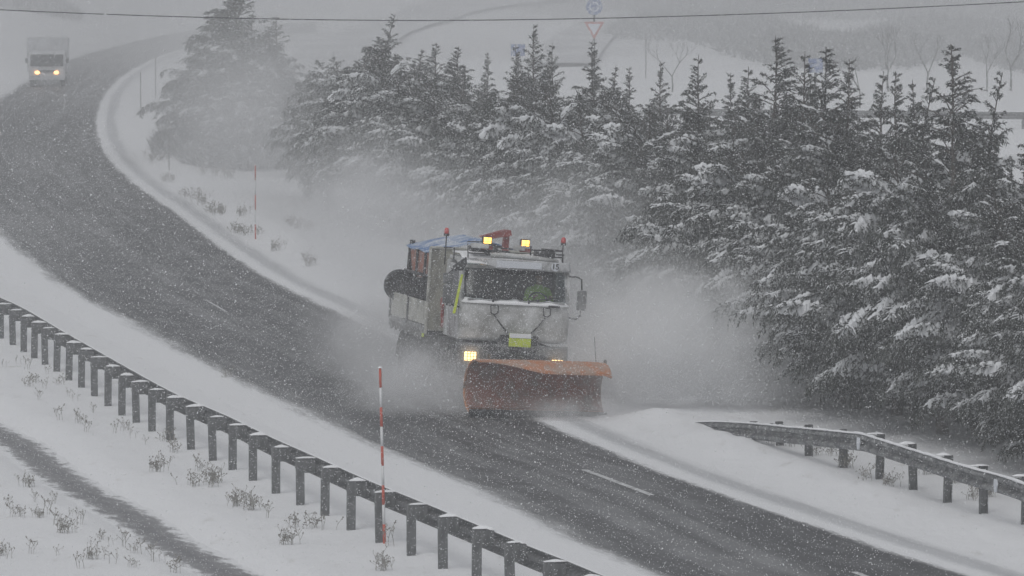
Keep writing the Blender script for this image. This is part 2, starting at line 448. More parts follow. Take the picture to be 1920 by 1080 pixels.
def on(px, py):
    p = G(px, py); p.z = gz(p.x, p.y); return p

# slushy drainage ditch in the lower left
def ditch():
    V = []; cols = [-.62, -.5, -.3, 0, .3, .5, .62]; lat = []
    for i in range(len(DIT)):
        t = DIT[min(i + 1, len(DIT) - 1)] - DIT[max(i - 1, 0)]; t /= np.hypot(*t); nrm = np.array([t[1], -t[0]])
        for c in cols:
            p = DIT[i] + nrm * c * 1.25; V.append((p[0], p[1], 0)); lat.append((c * 1.25, i * DIT_len / len(DIT), 0))
    V = np.array(V); V[:, 2] = -0.075
    k = len(cols)
    F_ = [(i * k + j, i * k + j + 1, (i + 1) * k + j + 1, (i + 1) * k + j) for i in range(len(DIT) - 1) for j in range(k - 1)]
    me = np_mesh('water', V, np.array(F_), 4)
    a = me.attributes.new('lat', 'FLOAT_VECTOR', 'POINT'); a.data.foreach_set('vector', np.array(lat, np.float32).ravel())
    m = bpy.data.materials.new('slush'); m.use_nodes = True
    n, l = m.node_tree.nodes, m.node_tree.links
    b = n["Principled BSDF"]; at = n.new("ShaderNodeAttribute"); at.attribute_name = 'lat'
    sp = n.new("ShaderNodeSeparateXYZ"); l.new(at.outputs["Vector"], sp.inputs[0])
    mp = n.new("ShaderNodeMapping"); mp.inputs["Scale"].default_value = (1.3, 0.55, 1); mp.inputs["Rotation"].default_value = (0, 0, math.radians(15)); l.new(at.outputs["Vector"], mp.inputs[0])
    t = n.new("ShaderNodeTexNoise"); t.inputs["Scale"].default_value = 3.0; t.inputs["Detail"].default_value = 7; t.inputs["Roughness"].default_value = 0.7; l.new(mp.outputs[0], t.inputs["Vector"])
    ab = n.new("ShaderNodeMath"); ab.operation = 'ABSOLUTE'; l.new(sp.outputs[0], ab.inputs[0])
    s1 = n.new("ShaderNodeMath"); s1.operation = 'MULTIPLY_ADD'; l.new(t.outputs[0], s1.inputs[0]); s1.inputs[1].default_value = 1.1; l.new(ab.outputs[0], s1.inputs[2])
    r = ramp(n, [(0.0, (0.11, 0.11, 0.115)), (0.55, (0.17, 0.17, 0.18)), (0.80, (0.24, 0.24, 0.25)), (0.98, (0.8, 0.81, 0.83))])
    l.new(s1.outputs[0], r.inputs[0]); l.new(r.outputs[0], b.inputs["Base Color"]); b.inputs["Roughness"].default_value = 0.6
    bp = n.new("ShaderNodeBump"); bp.inputs["Strength"].default_value = 0.4; bp.inputs["Distance"].default_value = 0.03
    l.new(t.outputs[0], bp.inputs["Height"]); l.new(bp.outputs[0], b.inputs["Normal"])
    o = link('water', me, None); me.materials.append(m); tag(o, kind='structure')
ditch()

# painted lane dashes still showing through the spray
def dash(name, a, b, w=0.13):
    A, B = G(*a), G(*b); d = (B - A).normalized(); s = Vector((d.y, -d.x, 0)) * w / 2
    V = [A - s, A + s, B + s, B - s]
    me = np_mesh(name, np.array([(v.x, v.y, 0.018) for v in V]), np.array([[0, 1, 2, 3]]), 4)
    return link(name, me, 'pole_white')
M['paint'] = mat('worn_lane_paint', (0.62, 0.63, 0.64), 0.7, dirt=(0.20, 0.20, 0.205), dscale=5, dlo=0.5, dhi=0.66)
for a, b in (((1095, 882), (1222, 930)), ((385, 563), (425, 586)), ((1600, 1074), (1660, 1096))):
    o = dash('lane_marking', a, b, .07 if a[0] < 500 else .12); o.data.materials.clear(); o.data.materials.append(M['paint']); tag(o, kind='structure')

# side roads climbing away beyond the trees, only their outline left under the snow
def side_road(pts, w, name='road'):
    P, _ = resample([G(*p) for p in pts], 60); V = []
    for i in range(60):
        t = P[min(i + 1, 59)] - P[max(i - 1, 0)]; t /= np.hypot(*t); n_ = np.array([t[1], -t[0]])
        for c in (-1, -.5, 0, .5, 1):
            q = P[i] + n_ * c * w / 2; V.append((q[0], q[1], 0))
    V = np.array(V); V[:, 2] = ground_z(V[:, 0], V[:, 1]) + 0.25
    F_ = [(i * 5 + j, i * 5 + j + 1, (i + 1) * 5 + j + 1, (i + 1) * 5 + j) for i in range(59) for j in range(4)]
    o = link(name, np_mesh(name, V, np.array(F_), 4), 'slushroad'); tag(o, kind='structure')
M['slushroad'] = mat('slush_on_side_road', (0.46, 0.465, 0.48), 0.8, dirt=(0.68, 0.69, 0.71), dscale=0.12, dlo=0.4, dhi=0.62)
side_road([(560, 190), (600, 140), (640, 105), (700, 78), (770, 62), (860, 50), (960, 42), (1080, 36)], 5.0)
side_road([(1050, 130), (1085, 90), (1145, 62), (1230, 42), (1400, 25), (1700, 10)], 4.0)
side_road([(600, 35), (720, 25), (850, 14), (1000, 4), (1150, -6)], 6.0)

# ---------------------------------------------------------------- guardrails
def wbeam(P, zt, face):
    """W-profile beam along points P (n,2); zt top heights; face +1: corrugations towards the right-hand normal"""
    prof = [(0.0, 0.0), (0.05, -.02), (0.083, -.06), (0.083, -.085), (0.0, -.13), (0.0, -.18), (0.083, -.225), (0.083, -.25), (0.05, -.29), (0.0, -.31)]
    mb = MB(); prev = None
    n = len(P)
    for i in range(n):
        t = P[min(i + 1, n - 1)] - P[max(i - 1, 0)]; t /= np.hypot(*t); nn = np.array([t[1], -t[0]]) * face
        ring = [mb.bm.verts.new((P[i][0] + nn[0] * a, P[i][1] + nn[1] * a, zt[i] + b)) for a, b in prof] + \
               [mb.bm.verts.new((P[i][0] + nn[0] * (a - 0.02), P[i][1] + nn[1] * (a - 0.02), zt[i] + b)) for a, b in prof[::-1]]
        if prev:
            k = len(ring)
            for j in range(k): mb.bm.faces.new((prev[j], prev[(j + 1) % k], ring[(j + 1) % k], ring[j]))
        else: mb.bm.faces.new(ring)
        prev = ring
    mb.bm.faces.new(prev[::-1])
    return mb
def snow_line(P, zt, w, h, off=0.0, seed=0):
    rnd = random.Random(seed); mb = MB(); prev = None; n = len(P)
    for i in range(n):
        t = P[min(i + 1, n - 1)] - P[max(i - 1, 0)]; t /= np.hypot(*t); nn = np.array([t[1], -t[0]])
        ww = w * rnd.uniform(.75, 1.15); hh = h * rnd.uniform(.6, 1.2)
        ring = [mb.bm.verts.new((P[i][0] + nn[0] * (off + ww * a), P[i][1] + nn[1] * (off + ww * a), zt[i] + hh * b)) for a, b in ((-.5, 0), (-.35, .7), (0, 1), (.35, .7), (.5, 0))]
        if prev:
            for j in range(4):
                f = mb.bm.faces.new((prev[j], prev[j + 1], ring[j + 1], ring[j])); f.smooth = True
            mb.bm.faces.new((prev[4], prev[0], ring[0], ring[4]))
        else: mb.bm.faces.new(ring)
        prev = ring
    mb.bm.faces.new(prev[::-1])
    return mb
def cap_mesh(l, w, h, seed):
    rnd = random.Random(seed); mb = MB(); nu, nv = 8, 5
    def f(u, v):
        a = (1 - abs(2 * u - 1) ** 3) * (1 - abs(2 * v - 1) ** 3)
        return ((u - .5) * l, (v - .5) * w, 0.004 + h * a * (1 + 0.25 * math.sin(9 * u + seed) * math.cos(5 * v + seed)))
    return mb.sheet(f, nu, nv, 0.003, n=(0, 0, 1))
post_me = {}
def make_post(root, x, y, ang, h, cap=True, block=True, seed=0, hidden_block=False):
    """C-section post with spacer block reaching to the rail (local +x towards the rail)"""
    key = round(h, 2)
    if key not in post_me:
        mb = MB(); t = 0.012
        mb.box((-0.0, 0, h / 2 - .15), (0.14, t, h + .3)); mb.box((-0.064, 0.035 , h / 2 - .15), (t, 0.06, h + .3)); mb.box((0.064, 0.035, h / 2 - .15), (t, 0.06, h + .3))
        mb.box((0, -0.012, h - .10), (0.035, 0.014, 0.035)); mb.box((-0.073, 0.035, h - .16), (0.012, 0.03, 0.03))
        m1 = mb.done('post', 'steel'); me1 = m1.data; bpy.data.objects.remove(m1)
        mb = MB(); mb.box((0.165, 0.035, h - .14), (0.19, 0.085, 0.22), 0.012)
        m2 = mb.done('spacer', 'steel'); me2 = m2.data; bpy.data.objects.remove(m2)
        post_me[key] = (me1, me2)
    me1, me2 = post_me[key]
    o = bpy.data.objects.new('post', me1); COL.objects.link(o); o.parent = root
    o.location = (x, y, gz(x, y)); o.rotation_euler = (0, random.Random(seed).uniform(-.03, .03), ang + random.Random(seed + 7).uniform(-.06, .06))
    if block:
        s = bpy.data.objects.new('spacer', me2); COL.objects.link(s); s.parent = o
    if cap:
        c = cap_mesh(0.30 + .05 * math.sin(seed * 2.3), 0.125, 0.03 + .012 * math.sin(seed * 1.7), seed).done('snow_cap', 'snow_cap', o); c.location = (0.10, 0.035, h)
    return o
def path_points(pts, step):
    P, L = resample(pts, 4000)
    n = int(L / step); s = np.linspace(0, 1, 4000)
    return np.array([[np.interp(k * step / L, s, P[:, 0]), np.interp(k * step / L, s, P[:, 1])] for k in range(n + 1)])
# left guardrail, seen from behind
LG_PX = [(-420, 470), (-200, 555), (-100, 598), (5, 642), (97, 700), (207, 769), (300, 825), (397, 871), (475, 913), (565, 957), (662, 1005), (772, 1054), (838, 1084), (903, 1113), (968, 1143), (1038, 1173), (1150, 1225), (1320, 1310)]
lp = path_points([G(*p) for p in LG_PX], 2.0)
# shift the series so that one post stands at (772, 1054)
tgt = np.array([G(772, 1054).x, G(772, 1054).y])
Pd, Ld = resample([G(*p) for p in LG_PX], 4000); sidx = np.argmin(np.hypot(*(Pd - tgt).T)); s0 = (sidx / 3999 * Ld) % 2.0
sg = np.linspace(0, Ld, 4000)
sp_ = np.arange(s0, Ld, 2.0)
lp = np.c_[np.interp(sp_, sg, Pd[:, 0]), np.interp(sp_, sg, Pd[:, 1])]
gl = empty('guardrail'); tag(gl, 'long galvanised guardrail on snow capped posts, left of the road, seen from behind', 'guardrail')
for i, p in enumerate(lp):
    t = lp[min(i + 1, len(lp) - 1)] - lp[max(i - 1, 0)]
    ang = math.atan2(t[1], t[0])
    nrm = ang + math.pi / 2 if math.cos(ang + math.pi / 2) > 0 else ang - math.pi / 2
    make_post(gl, p[0], p[1], nrm, 0.80, seed=i)
# beam line: offset 0.26 m towards the road
P2, _ = resample(lp, 260)
T = np.gradient(P2, axis=0); T /= np.hypot(*T.T)[:, None]
N2 = np.c_[T[:, 1], -T[:, 0]]; N2 *= np.sign(N2[:, :1])
P2 = P2 + N2 * 0.27
fsgn = 1.0 if (np.c_[T[:, 1], -T[:, 0]][100] @ N2[100]) > 0 else -1.0
zt = ground_z(P2[:, 0], P2[:, 1]) * 0.0 + 0.06 + 0.83
wbeam(P2, zt, fsgn).done('rail', 'steel', gl)
snow_line(P2 + N2 * 0.03, zt - 0.006, 0.07, 0.018, seed=3).done('snow', 'snow_cap', gl)

# right guardrail with its end buried in the verge
RG = [(1320, 797), (1398, 824), (1440, 839), (1500, 862), (1522, 868), (1575, 884), (1648, 906), (1711, 927), (1775, 949), (1843, 972), (1912, 992), (1990, 1022), (2120, 1072), (2300, 1140)]
Pd, Ld = resample([G(*p) for p in RG], 4000); sg = np.linspace(0, Ld, 4000)
i0 = np.argmin(np.hypot(*(Pd - np.array([G(1648, 906).x, G(1648, 906).y])).T)); s0 = sg[i0]
gr = empty('guardrail'); tag(gr, 'galvanised guardrail on the right whose end slopes down into the snowy verge', 'guardrail')
def hrail(s):
    k = np.clip((s - 0.0) / s0, 0, 1); return -0.05 + 0.86 * (k ** 0.75)
k0 = int(s0 // 2.0)
for j, s in enumerate(np.arange(s0 - 2.0 * k0, Ld, 2.0)):
    x, y = np.interp(s, sg, Pd[:, 0]), np.interp(s, sg, Pd[:, 1])
    x2, y2 = np.interp(s + .2, sg, Pd[:, 0]), np.interp(s + .2, sg, Pd[:, 1])
    h = float(hrail(s))
    if h < 0.22: continue
    ang = math.atan2(y2 - y, x2 - x); nrm = ang - math.pi / 2 if math.cos(ang - math.pi / 2) < 0 else ang + math.pi / 2
    make_post(gr, x, y, nrm, round(h, 2), seed=50 + j, cap=h > 0.70)
ss = np.linspace(0, Ld, 160)
P3 = np.c_[np.interp(ss, sg, Pd[:, 0]), np.interp(ss, sg, Pd[:, 1])]
T = np.gradient(P3, axis=0); T /= np.hypot(*T.T)[:, None]
N3 = np.c_[T[:, 1], -T[:, 0]]; N3 *= -np.sign(N3[:, :1])
P3b = P3 + N3 * 0.27
fs = 1.0 if (np.c_[T[:, 1], -T[:, 0]][80] @ N3[80]) > 0 else -1.0
zt3 = hrail(ss) + 0.07
wbeam(P3b, zt3, fs).done('rail', 'wrail', gr)
snow_line(P3b + N3 * 0.03, zt3 - 0.006, 0.10, 0.035, seed=9).done('snow', 'snow_cap', gr)
for px, py in ((1619, 845), (1878, 921)):
    q = G(px, py, 0.62); j = np.argmin(np.abs(P3b[:, 0] / P3b[:, 1] - q.x / q.y)); a = math.atan2(N3[j][1], N3[j][0])
    mb = MB(); mb.prism([(-.07, .09), (.05, .09), (.08, 0), (.03, -.12), (-.05, -.12), (-.08, -.02)], -.012, .012, 'x')
    o = mb.done('reflector', 'plate', gr); o.location = (P3b[j][0] + N3[j][0] * .10, P3b[j][1] + N3[j][1] * .10, zt3[j] - .155); o.rotation_euler = (0, 0, a)

# far guardrail along the side road beyond the trees
fg = empty('guardrail'); tag(fg, 'distant guardrail seen through the tree tops across the snowy field', 'guardrail')
FG, _ = resample([G(*p) for p in [(1210, 236), (1350, 238), (1500, 240), (1700, 242), (1800, 243), (1950, 245), (2200, 250)]], 60)
wbeam(FG, np.full(60, 0.78), 1.0).done('rail', 'steel', fg)
snow_line(FG, np.full(60, 0.78), 0.12, 0.05, seed=4).done('snow', 'snow_cap', fg)
for k in range(0, 60, 6):
    mb = MB(); mb.box((FG[k][0], FG[k][1] + .12, .3), (0.12, 0.08, 0.7)); mb.done('post', 'steel', fg)
# ---------------------------------------------------------------- conifers
def rot_to(d):
    d = d / np.linalg.norm(d, axis=-1, keepdims=True); return d
def conifer(seed, Ht=6.0, R=1.9, nf=130, spindly=0.0, snow=1.0, bend=(0, 0), low=0.03, dens=1.0, wind=0.35, side_on=True):
    """returns (trunk, foliage, snow) meshes; every frond arches up and droops at its tip, with a comb of drooping branchlets"""
    rg = np.random.default_rng(seed)
    def axis(z):
        k = (z / Ht) ** 3
        return np.array([bend[0] * k + 0.05 * np.sin(z * 1.3 + seed), bend[1] * k + 0.05 * np.cos(z * 1.1 + seed), z])
    tv, SV = [], []
    tris = []; snow_q = []
    mb = MB()
    zs = np.linspace(-0.15, Ht, 14)
    mb.tube([axis(z) if z > 0 else (0, 0, z) for z in zs], [0.12 * (1 - z / Ht) ** 1.25 + 0.008 for z in np.maximum(zs, 0)], 7)
    for f in range(nf):
        u = (f + rg.uniform(0, 1)) / nf
        zf = low + (1 - low) * (u ** 0.92) * 0.985
        z0 = zf * Ht
        az = f * 2.399963 + rg.uniform(-.5, .5)
        topf = np.clip((zf - 0.62) / 0.3, 0, 1)
        if topf > 0.2 and rg.uniform() < 0.22 * topf: continue
        if side_on and rg.uniform() < .62: az = rg.normal(3.75, .75)      # growth and snow lean to the open road side
        prof = (1 - zf) ** 0.72 * (0.75 + 0.55 * min(1, zf * 4)) if zf < 0.8 else (1 - zf) ** 0.85 * 1.23
        if spindly: prof = min(prof, (1 - zf) * 1.28 + .02)
        L = max(0.13, R * prof * rg.uniform(0.72, 1.22))
        e0 = np.radians(rg.uniform(26, 60) * (1 - 0.1 * topf))
        droop = np.radians(rg.uniform(55, 105) * (1 - 0.6 * topf)) * min(1.0, 0.35 + L / 1.6)
        n = 9
        s = np.linspace(0, 1, n)
        el = e0 - droop * s ** 3.2
        curl = rg.uniform(-.5, .5) * s
        dx = np.cos(el) * np.cos(az + curl); dy = np.cos(el) * np.sin(az + curl); dz = np.sin(el)
        D = np.stack([dx, dy, dz], -1); D[:, 0] -= wind * 0.4 * s
        D /= np.linalg.norm(D, axis=1)[:, None]
        P = axis(z0) + np.vstack([[0, 0, 0], np.cumsum((D[1:] + D[:-1]) / 2 * (L / (n - 1)), axis=0)])
        mb.tube(P, [0.018 * (1 - 0.85 * q) * (0.5 + L / 2.2) + 0.003 for q in s], 4, cap=False)
        # branchlets
        nb = int(max(5, L / (0.060 + .02 * topf)) * dens)
        sb = rg.uniform(0.12, 1.0, nb) ** 0.85; sb.sort()
        fi = sb * (n - 1); i0_ = np.minimum(fi.astype(int), n - 2); w = (fi - i0_)[:, None]
        B = P[i0_] * (1 - w) + P[i0_ + 1] * w; Dt = D[i0_] * (1 - w) + D[i0_ + 1] * w
        side = np.where(np.arange(nb) % 2, 1.0, -1.0)[:, None]
        Sd = np.cross(Dt, [0, 0, 1]); Sd /= np.linalg.norm(Sd, axis=1)[:, None] + 1e-6
        ln = L * 0.30 * np.sqrt(np.clip(np.sin(np.pi * (0.12 + 0.80 * sb)), .05, 1)) * rg.uniform(.7, 1.3, nb) + 0.05
        ln = np.minimum(ln, 0.52) * (1 - .5 * topf)
        d0 = Sd * side * rg.uniform(.4, 1.0, nb)[:, None] + Dt * rg.uniform(.45, .9, nb)[:, None] + np.array([0, 0, 1]) * rg.uniform(-.1, .35, nb)[:, None]
        d0 /= np.linalg.norm(d0, axis=1)[:, None]
        dr = rg.uniform(.7, 1.6, nb) * (1 - 0.8 * topf)
        m = 5
        Q = []; q = B.copy(); d = d0.copy(); Dq = []
        for k in range(m + 1):
            Q.append(q.copy()); Dq.append(d.copy())
            q = q + d * (ln / m)[:, None]
            d = d + np.array([0, 0, -1]) * (dr / m * 1.5)[:, None]; d /= np.linalg.norm(d, axis=1)[:, None]
        Q = np.array(Q); Dq = np.array(Dq)           # (m+1, nb, 3)
        # sprays of narrow leaf slips
        reps = 4
        for k in range(m + 1):
            for r in range(reps if topf < .5 else (2 if topf < .85 else 1)):
                c = Q[k] + rg.normal(0, 0.012, (nb, 3)) + Dq[k] * (rg.uniform(-.5, .5, nb) * ln / m)[:, None]
                dd = Dq[k] + rg.normal(0, 0.55, (nb, 3)) + np.array([0, 0, -0.25]); dd /= np.linalg.norm(dd, axis=1)[:, None]
                ll = rg.uniform(.055, .125, nb)[:, None] * (1 - 0.45 * topf)
                wd = np.cross(dd, rg.normal(0, 1, (nb, 3))); wd /= np.linalg.norm(wd, axis=1)[:, None] + 1e-6
                ww = rg.uniform(.009, .019, nb)[:, None]
                tris.append(np.stack([c - wd * ww, c + wd * ww, c + dd * ll + wd * ww * .2], 1))
        # snow lying along branchlets and spine
        ps = snow * (1 - 0.85 * topf) * np.clip(0.35 + L / 1.7, 0, 1)
        if rg.uniform() < ps * 1.1 and snow > 0:
            amt = rg.uniform(.55, 1.15) * (0.55 + 0.45 * snow)
            kk = 4
            for k in range(kk - 1):
                wa = 0.030 * amt * (1 - 0.22 * k) * rg.uniform(.4, 1.4, nb); wb_ = wa * 0.8 if k < kk - 2 else wa * 0.25
                keep = rg.uniform(0, 1, nb) < (0.8 if L > .8 else .6) - 0.13 * k
                a = Q[k][keep]; b = Q[k + 1][keep]; dd = Dq[k][keep]
                sd_ = np.cross(dd, [0, 0, 1]); sd_ /= np.linalg.norm(sd_, axis=1)[:, None] + 1e-6
                up = np.cross(sd_, dd); wa = wa[keep][:, None]; wb2 = wb_[keep][:, None]
                ha = wa * 0.9 + .006; hb = wb2 * 0.9 + .004
                snow_q.append(np.stack([a - sd_ * wa, a + up * ha, b + up * hb, b - sd_ * wb2], 1))
                snow_q.append(np.stack([a + up * ha, a + sd_ * wa, b + sd_ * wb2, b + up * hb], 1))
            # plump lumpy hood over the outer part of the frond, its rim broken into drooping fingers
            big = L > .8 and rg.uniform() < .66
            st = np.linspace(0.30 if big else 0.2, 1.0, max(7, int(L / 0.040)))
            fi = st * (n - 1); i1 = np.minimum(fi.astype(int), n - 2); w = (fi - i1)[:, None]
            A = P[i1] * (1 - w) + P[i1 + 1] * w; Da = D[i1] * (1 - w) + D[i1 + 1] * w
            sd_ = np.cross(Da, [0, 0, 1]); sd_ /= np.linalg.norm(sd_, axis=1)[:, None] + 1e-6; up = np.cross(sd_, Da)
            q_ = (st - st[0]) / (1 - st[0]); env = np.clip(np.sin(np.pi * (q_ * .86 + .10)), .05, 1) ** .6
            w0 = (0.122 if big else 0.050) * amt * (0.6 + .4 * min(1.4, L / 1.4))
            lump = 1 + .28 * np.sin(q_ * L * 26 + f) + .18 * np.sin(q_ * L * 55 + 2 * f)
            hh = w0 * (.75 if big else .8) * env * lump + .01
            rows = []
            acr = np.array([-1.25, -.9, -.5, 0, .5, .9, 1.25]) if big else np.array([-1, 0, 1.])
            for aa in acr:
                e = abs(aa); wj = w0 * env * (rg.uniform(.68, 1.25, len(st)) if e >= .9 else rg.uniform(.85, 1.15, len(st)))
                off = sd_ * (aa * wj)[:, None] * (.85 if e > 1 else 1) + up * (hh * (1 - min(1, e) ** 2) + rg.normal(0, .004, len(st)))[:, None]
                off[:, 2] -= wj * e ** 2 * (.95 if big else .35)
                rows.append(A + off)
            for r0, r1 in zip(rows, rows[1:]): snow_q.append(np.stack([r0[:-1], r1[:-1], r1[1:], r0[1:]], 1))
    bmesh.ops.recalc_face_normals(mb.bm, faces=mb.bm.faces[:])
    tme = bpy.data.meshes.new('trunk'); mb.bm.to_mesh(tme); mb.bm.free(); tme.materials.append(M['bark'])
    T_ = np.concatenate(tris); cme = np_mesh('crown', T_.reshape(-1, 3), np.arange(len(T_) * 3).reshape(-1, 3), 3); cme.materials.append(M['leaf'])
    sme = None
    if snow_q:
        S_ = np.concatenate(snow_q); sme = np_mesh('snow', S_.reshape(-1, 3), np.arange(len(S_) * 4).reshape(-1, 4), 4); sme.materials.append(M['tree_snow'])
    return tme, cme, sme
EXTRA = [conifer(31, 5.2, 2.1, 105, 0.0, .8, (.6, -.3), dens=.9), conifer(32, 5.2, 2.6, 100, 0.0, 1.0, (-.4, -.6)), conifer(33, 5.2, 2.0, 130, 0.2, .7, (.1, .2))]
# kinds: 0-3 leafy snow-laden front trees, 4-7 tall with a thin leader
KIND = [conifer(11, 5.2, 2.35, 120, 0.0, 1.0, (-.5, -.1)), conifer(12, 5.2, 2.5, 115, 0.0, 1.0, (.3, .3)),
        conifer(13, 5.2, 2.2, 125, 0.12, 0.9, (-.2, .4)), conifer(14, 5.2, 2.45, 115, 0.0, 0.95, (-.9, .1)),
        conifer(21, 7.2, 2.0, 165, 0.34, 0.75, (.15, 0), low=.05), conifer(22, 7.2, 1.8, 160, 0.40, 0.70, (-.1, .1), low=.05),
        conifer(23, 7.2, 2.0, 160, 0.28, 0.75, (.55, -.1), low=.05), conifer(24, 7.2, 1.7, 150, 0.45, 0.70, (-.12, .0), low=.05)] + EXTRA
def any_low(): return rt.choice([0, 1, 2, 3, 8, 9, 10])
rt = random.Random(5)
def plant(k, x, y, h, rz, label, group, wide=1.0):
    base = 5.2 if (k < 4 or k > 7) else 7.2
    t, c, s = KIND[k]
    r = empty('conifer', (x, y, gz(x, y) - .03), (0, 0, rz))
    z = h / base; r.scale = (z * wide, z * wide, z)
    tag(r, label, 'tree', group)
    o = link('trunk', t, None, r); link('crown', c, None, o if False else r)
    if s is not None: link('snow', s, None, r)
    return r
# foot line of the plantation on the ground
LINE = [(2100, 950), (1990, 912), (1900, 880), (1700, 822), (1480, 762), (1300, 694), (1100, 600), (900, 500), (700, 430), (600, 372)]
TL, TL_len = resample([G(*p) for p in LINE], 1200)
def normal_at(i):
    t = TL[min(i + 5, 1199)] - TL[max(i - 5, 0)]; t /= np.hypot(*t); n = np.array([t[1], -t[0]]); return n * np.sign(n[0])
def on_line(px, off):
    best = None
    for i in range(0, 1200, 3):
        p = TL[i] + normal_at(i) * off
        e = abs(960 + F * p[0] / p[1] - px)
        if best is None or e < best[0]: best = (e, p)
    return best[1]
# trees whose tips stand out of the mass: tip column, tip row, kind, offset behind the front line, description
TIPS = [(700, 30, 6, 2.4, 'tall dense conifer at the left end of the plantation, its tip touching the power line'),
 (600, 190, 7, 1.2, 'small hazy conifer standing half dissolved in spray left of the plantation'),
 (765, 92, 5, 3.4, 'slim conifer just right of the tall dense one at the left end'),
 (820, 84, 4, 2.6, 'narrow conifer between the slim one and the wispy pair left of the blue square sign'),
 (862, 90, 4, 3.2, 'thin wispy conifer with a forked look above the truck hopper'),
 (912, 102, 7, 3.8, 'short tipped conifer above the amber lamps with bright snow beside its tip'),
 (968, 88, 5, 2.4, 'conifer rising in front of the small blue square sign'),
 (1003, 48, 7, 2.4, 'tallest thin leader of the cluster by the small blue square sign'),
 (1035, 82, 5, 3.0, 'thin conifer with a bent tip right of the tallest leader of its cluster'),
 (1114, 80, 7, 2.2, 'thin conifer exactly below the red edged give way sign'),
 (1155, 126, 5, 3.4, 'first of two short thin leaders right of the give way sign'),
 (1176, 130, 7, 3.9, 'second of two short thin leaders right of the give way sign'),
 (1240, 118, 7, 2.8, 'conifer with a wavy thin tip midway between give way sign and the blue panel'),
 (1311, 108, 5, 2.2, 'slender conifer with spaced side twigs left of the isolated sapling tip'),
 (1371, 142, 7, 3.2, 'isolated sapling like tip against white field left of the tall pair'),
 (1404, 128, 5, 3.0, 'shorter conifer leaning beside the tall one left of the blue panel'),
 (1449, 74, 4, 2.2, 'tall conifer with a hooked feathery leader left of the blue panel'),
 (1510, 100, 5, 2.6, 'conifer whose leader stands just left of the blue panel'),
 (1543, 94, 4, 2.0, 'broad conifer with forked leader covering the blue panel'),
 (1591, 118, 7, 2.4, 'slim conifer with a single straight leader right of the blue panel'),
 (1655, 140, 5, 2.8, 'left one of three thin conifers in front of the far guardrail'),
 (1684, 136, 7, 2.3, 'middle one of three thin conifers in front of the far guardrail'),
 (1712, 152, 5, 3.0, 'right one of three thin conifers in front of the far guardrail'),
 (1752, 150, 6, 2.6, 'bushy conifer with a tip bent over, left of the tallest right hand one'),
 (1784, 88, 4, 1.9, 'tallest conifer on the right with evenly tiered branches'),
 (1826, 232, 7, 2.9, 'small sapling tip against the white field near the right edge'),
 (1850, 250, 5, 3.5, 'bare little leader between the sapling and the curled conifer by the right edge'),
 (1886, 142, 6, 1.7, 'conifer with a curled over tip at the right edge'),
 (1945, 190, 4, 2.4, 'conifer cut by the right edge of the view')]
gtop = 'tall thin topped conifers rising out of the plantation'
for px, py, k, off, lab in TIPS:
    p = on_line(px, off); h = H - (py + 222.0) / (F / p[1])
    bend = {6: .55, 7: -.12, 5: -.1, 4: .15}[k]
    rz = rt.choice([0, 0, .5, -.4]) if k == 6 else rt.uniform(0, 6.28)
    # bring the bent tip, not the foot, onto the column
    bx = {4: (.15, 0), 5: (-.1, .1), 6: (.55, -.1), 7: (-.12, 0)}[k]
    sx = (bx[0] * math.cos(rz) - bx[1] * math.sin(rz)) * h / 7.2
    plant(k, p[0] - sx, p[1], h, rz, lab, gtop, rt.uniform(.85, 1.1) * (1.2 if px in (1784, 1543, 700, 1449) or px < 900 else 1))
ORD = 'first second third fourth fifth sixth seventh eighth ninth tenth eleventh twelfth thirteenth fourteenth fifteenth sixteenth seventeenth eighteenth nineteenth twentieth'.split()
def where(px):
    for lim, w in ((760, 'at the far left end behind drifting powder'), (1080, 'directly behind the plough truck'), (1330, 'above the snow plume'),
                   (1600, 'behind the buried end of the right guardrail'), (1920, 'behind the raised part of the right guardrail'), (9999, 'past the right edge')):
        if px < lim: return w
def row(lo_off, hi_off, h0, h1, st0, st1, start, w0, w1, word, adj):
    s = start; spots = []
    while s < TL_len:
        i = int(s / TL_len * 1199); p = TL[i] + normal_at(i) * rt.uniform(lo_off, hi_off); px = 960 + F * p[0] / p[1]
        spots.append((px, p)); s += rt.uniform(st0, st1)
    cnt = {}
    for px, p in sorted(spots, key=lambda q: q[0]):
        w = where(px); k = cnt[w] = cnt.get(w, 0) + 1
        plant(any_low(), p[0], p[1], rt.uniform(h0, h1) + (.5 if px > 1300 and h1 < 5.4 and lo_off > 2 else 0), rt.uniform(-.7, .7),
              '%s %s conifer from the left %s' % (ORD[k - 1], word, w), '%s conifers of the plantation' % word, rt.uniform(w0, w1))
row(.5, 1.1, 4.1, 5.5, 1.5, 2.1, 0.0, .95, 1.15, 'front row', 'snow draped')
row(2.3, 3.4, 4.4, 5.3, 2.0, 2.8, 1.0, .9, 1.1, 'second row', 'bushy')

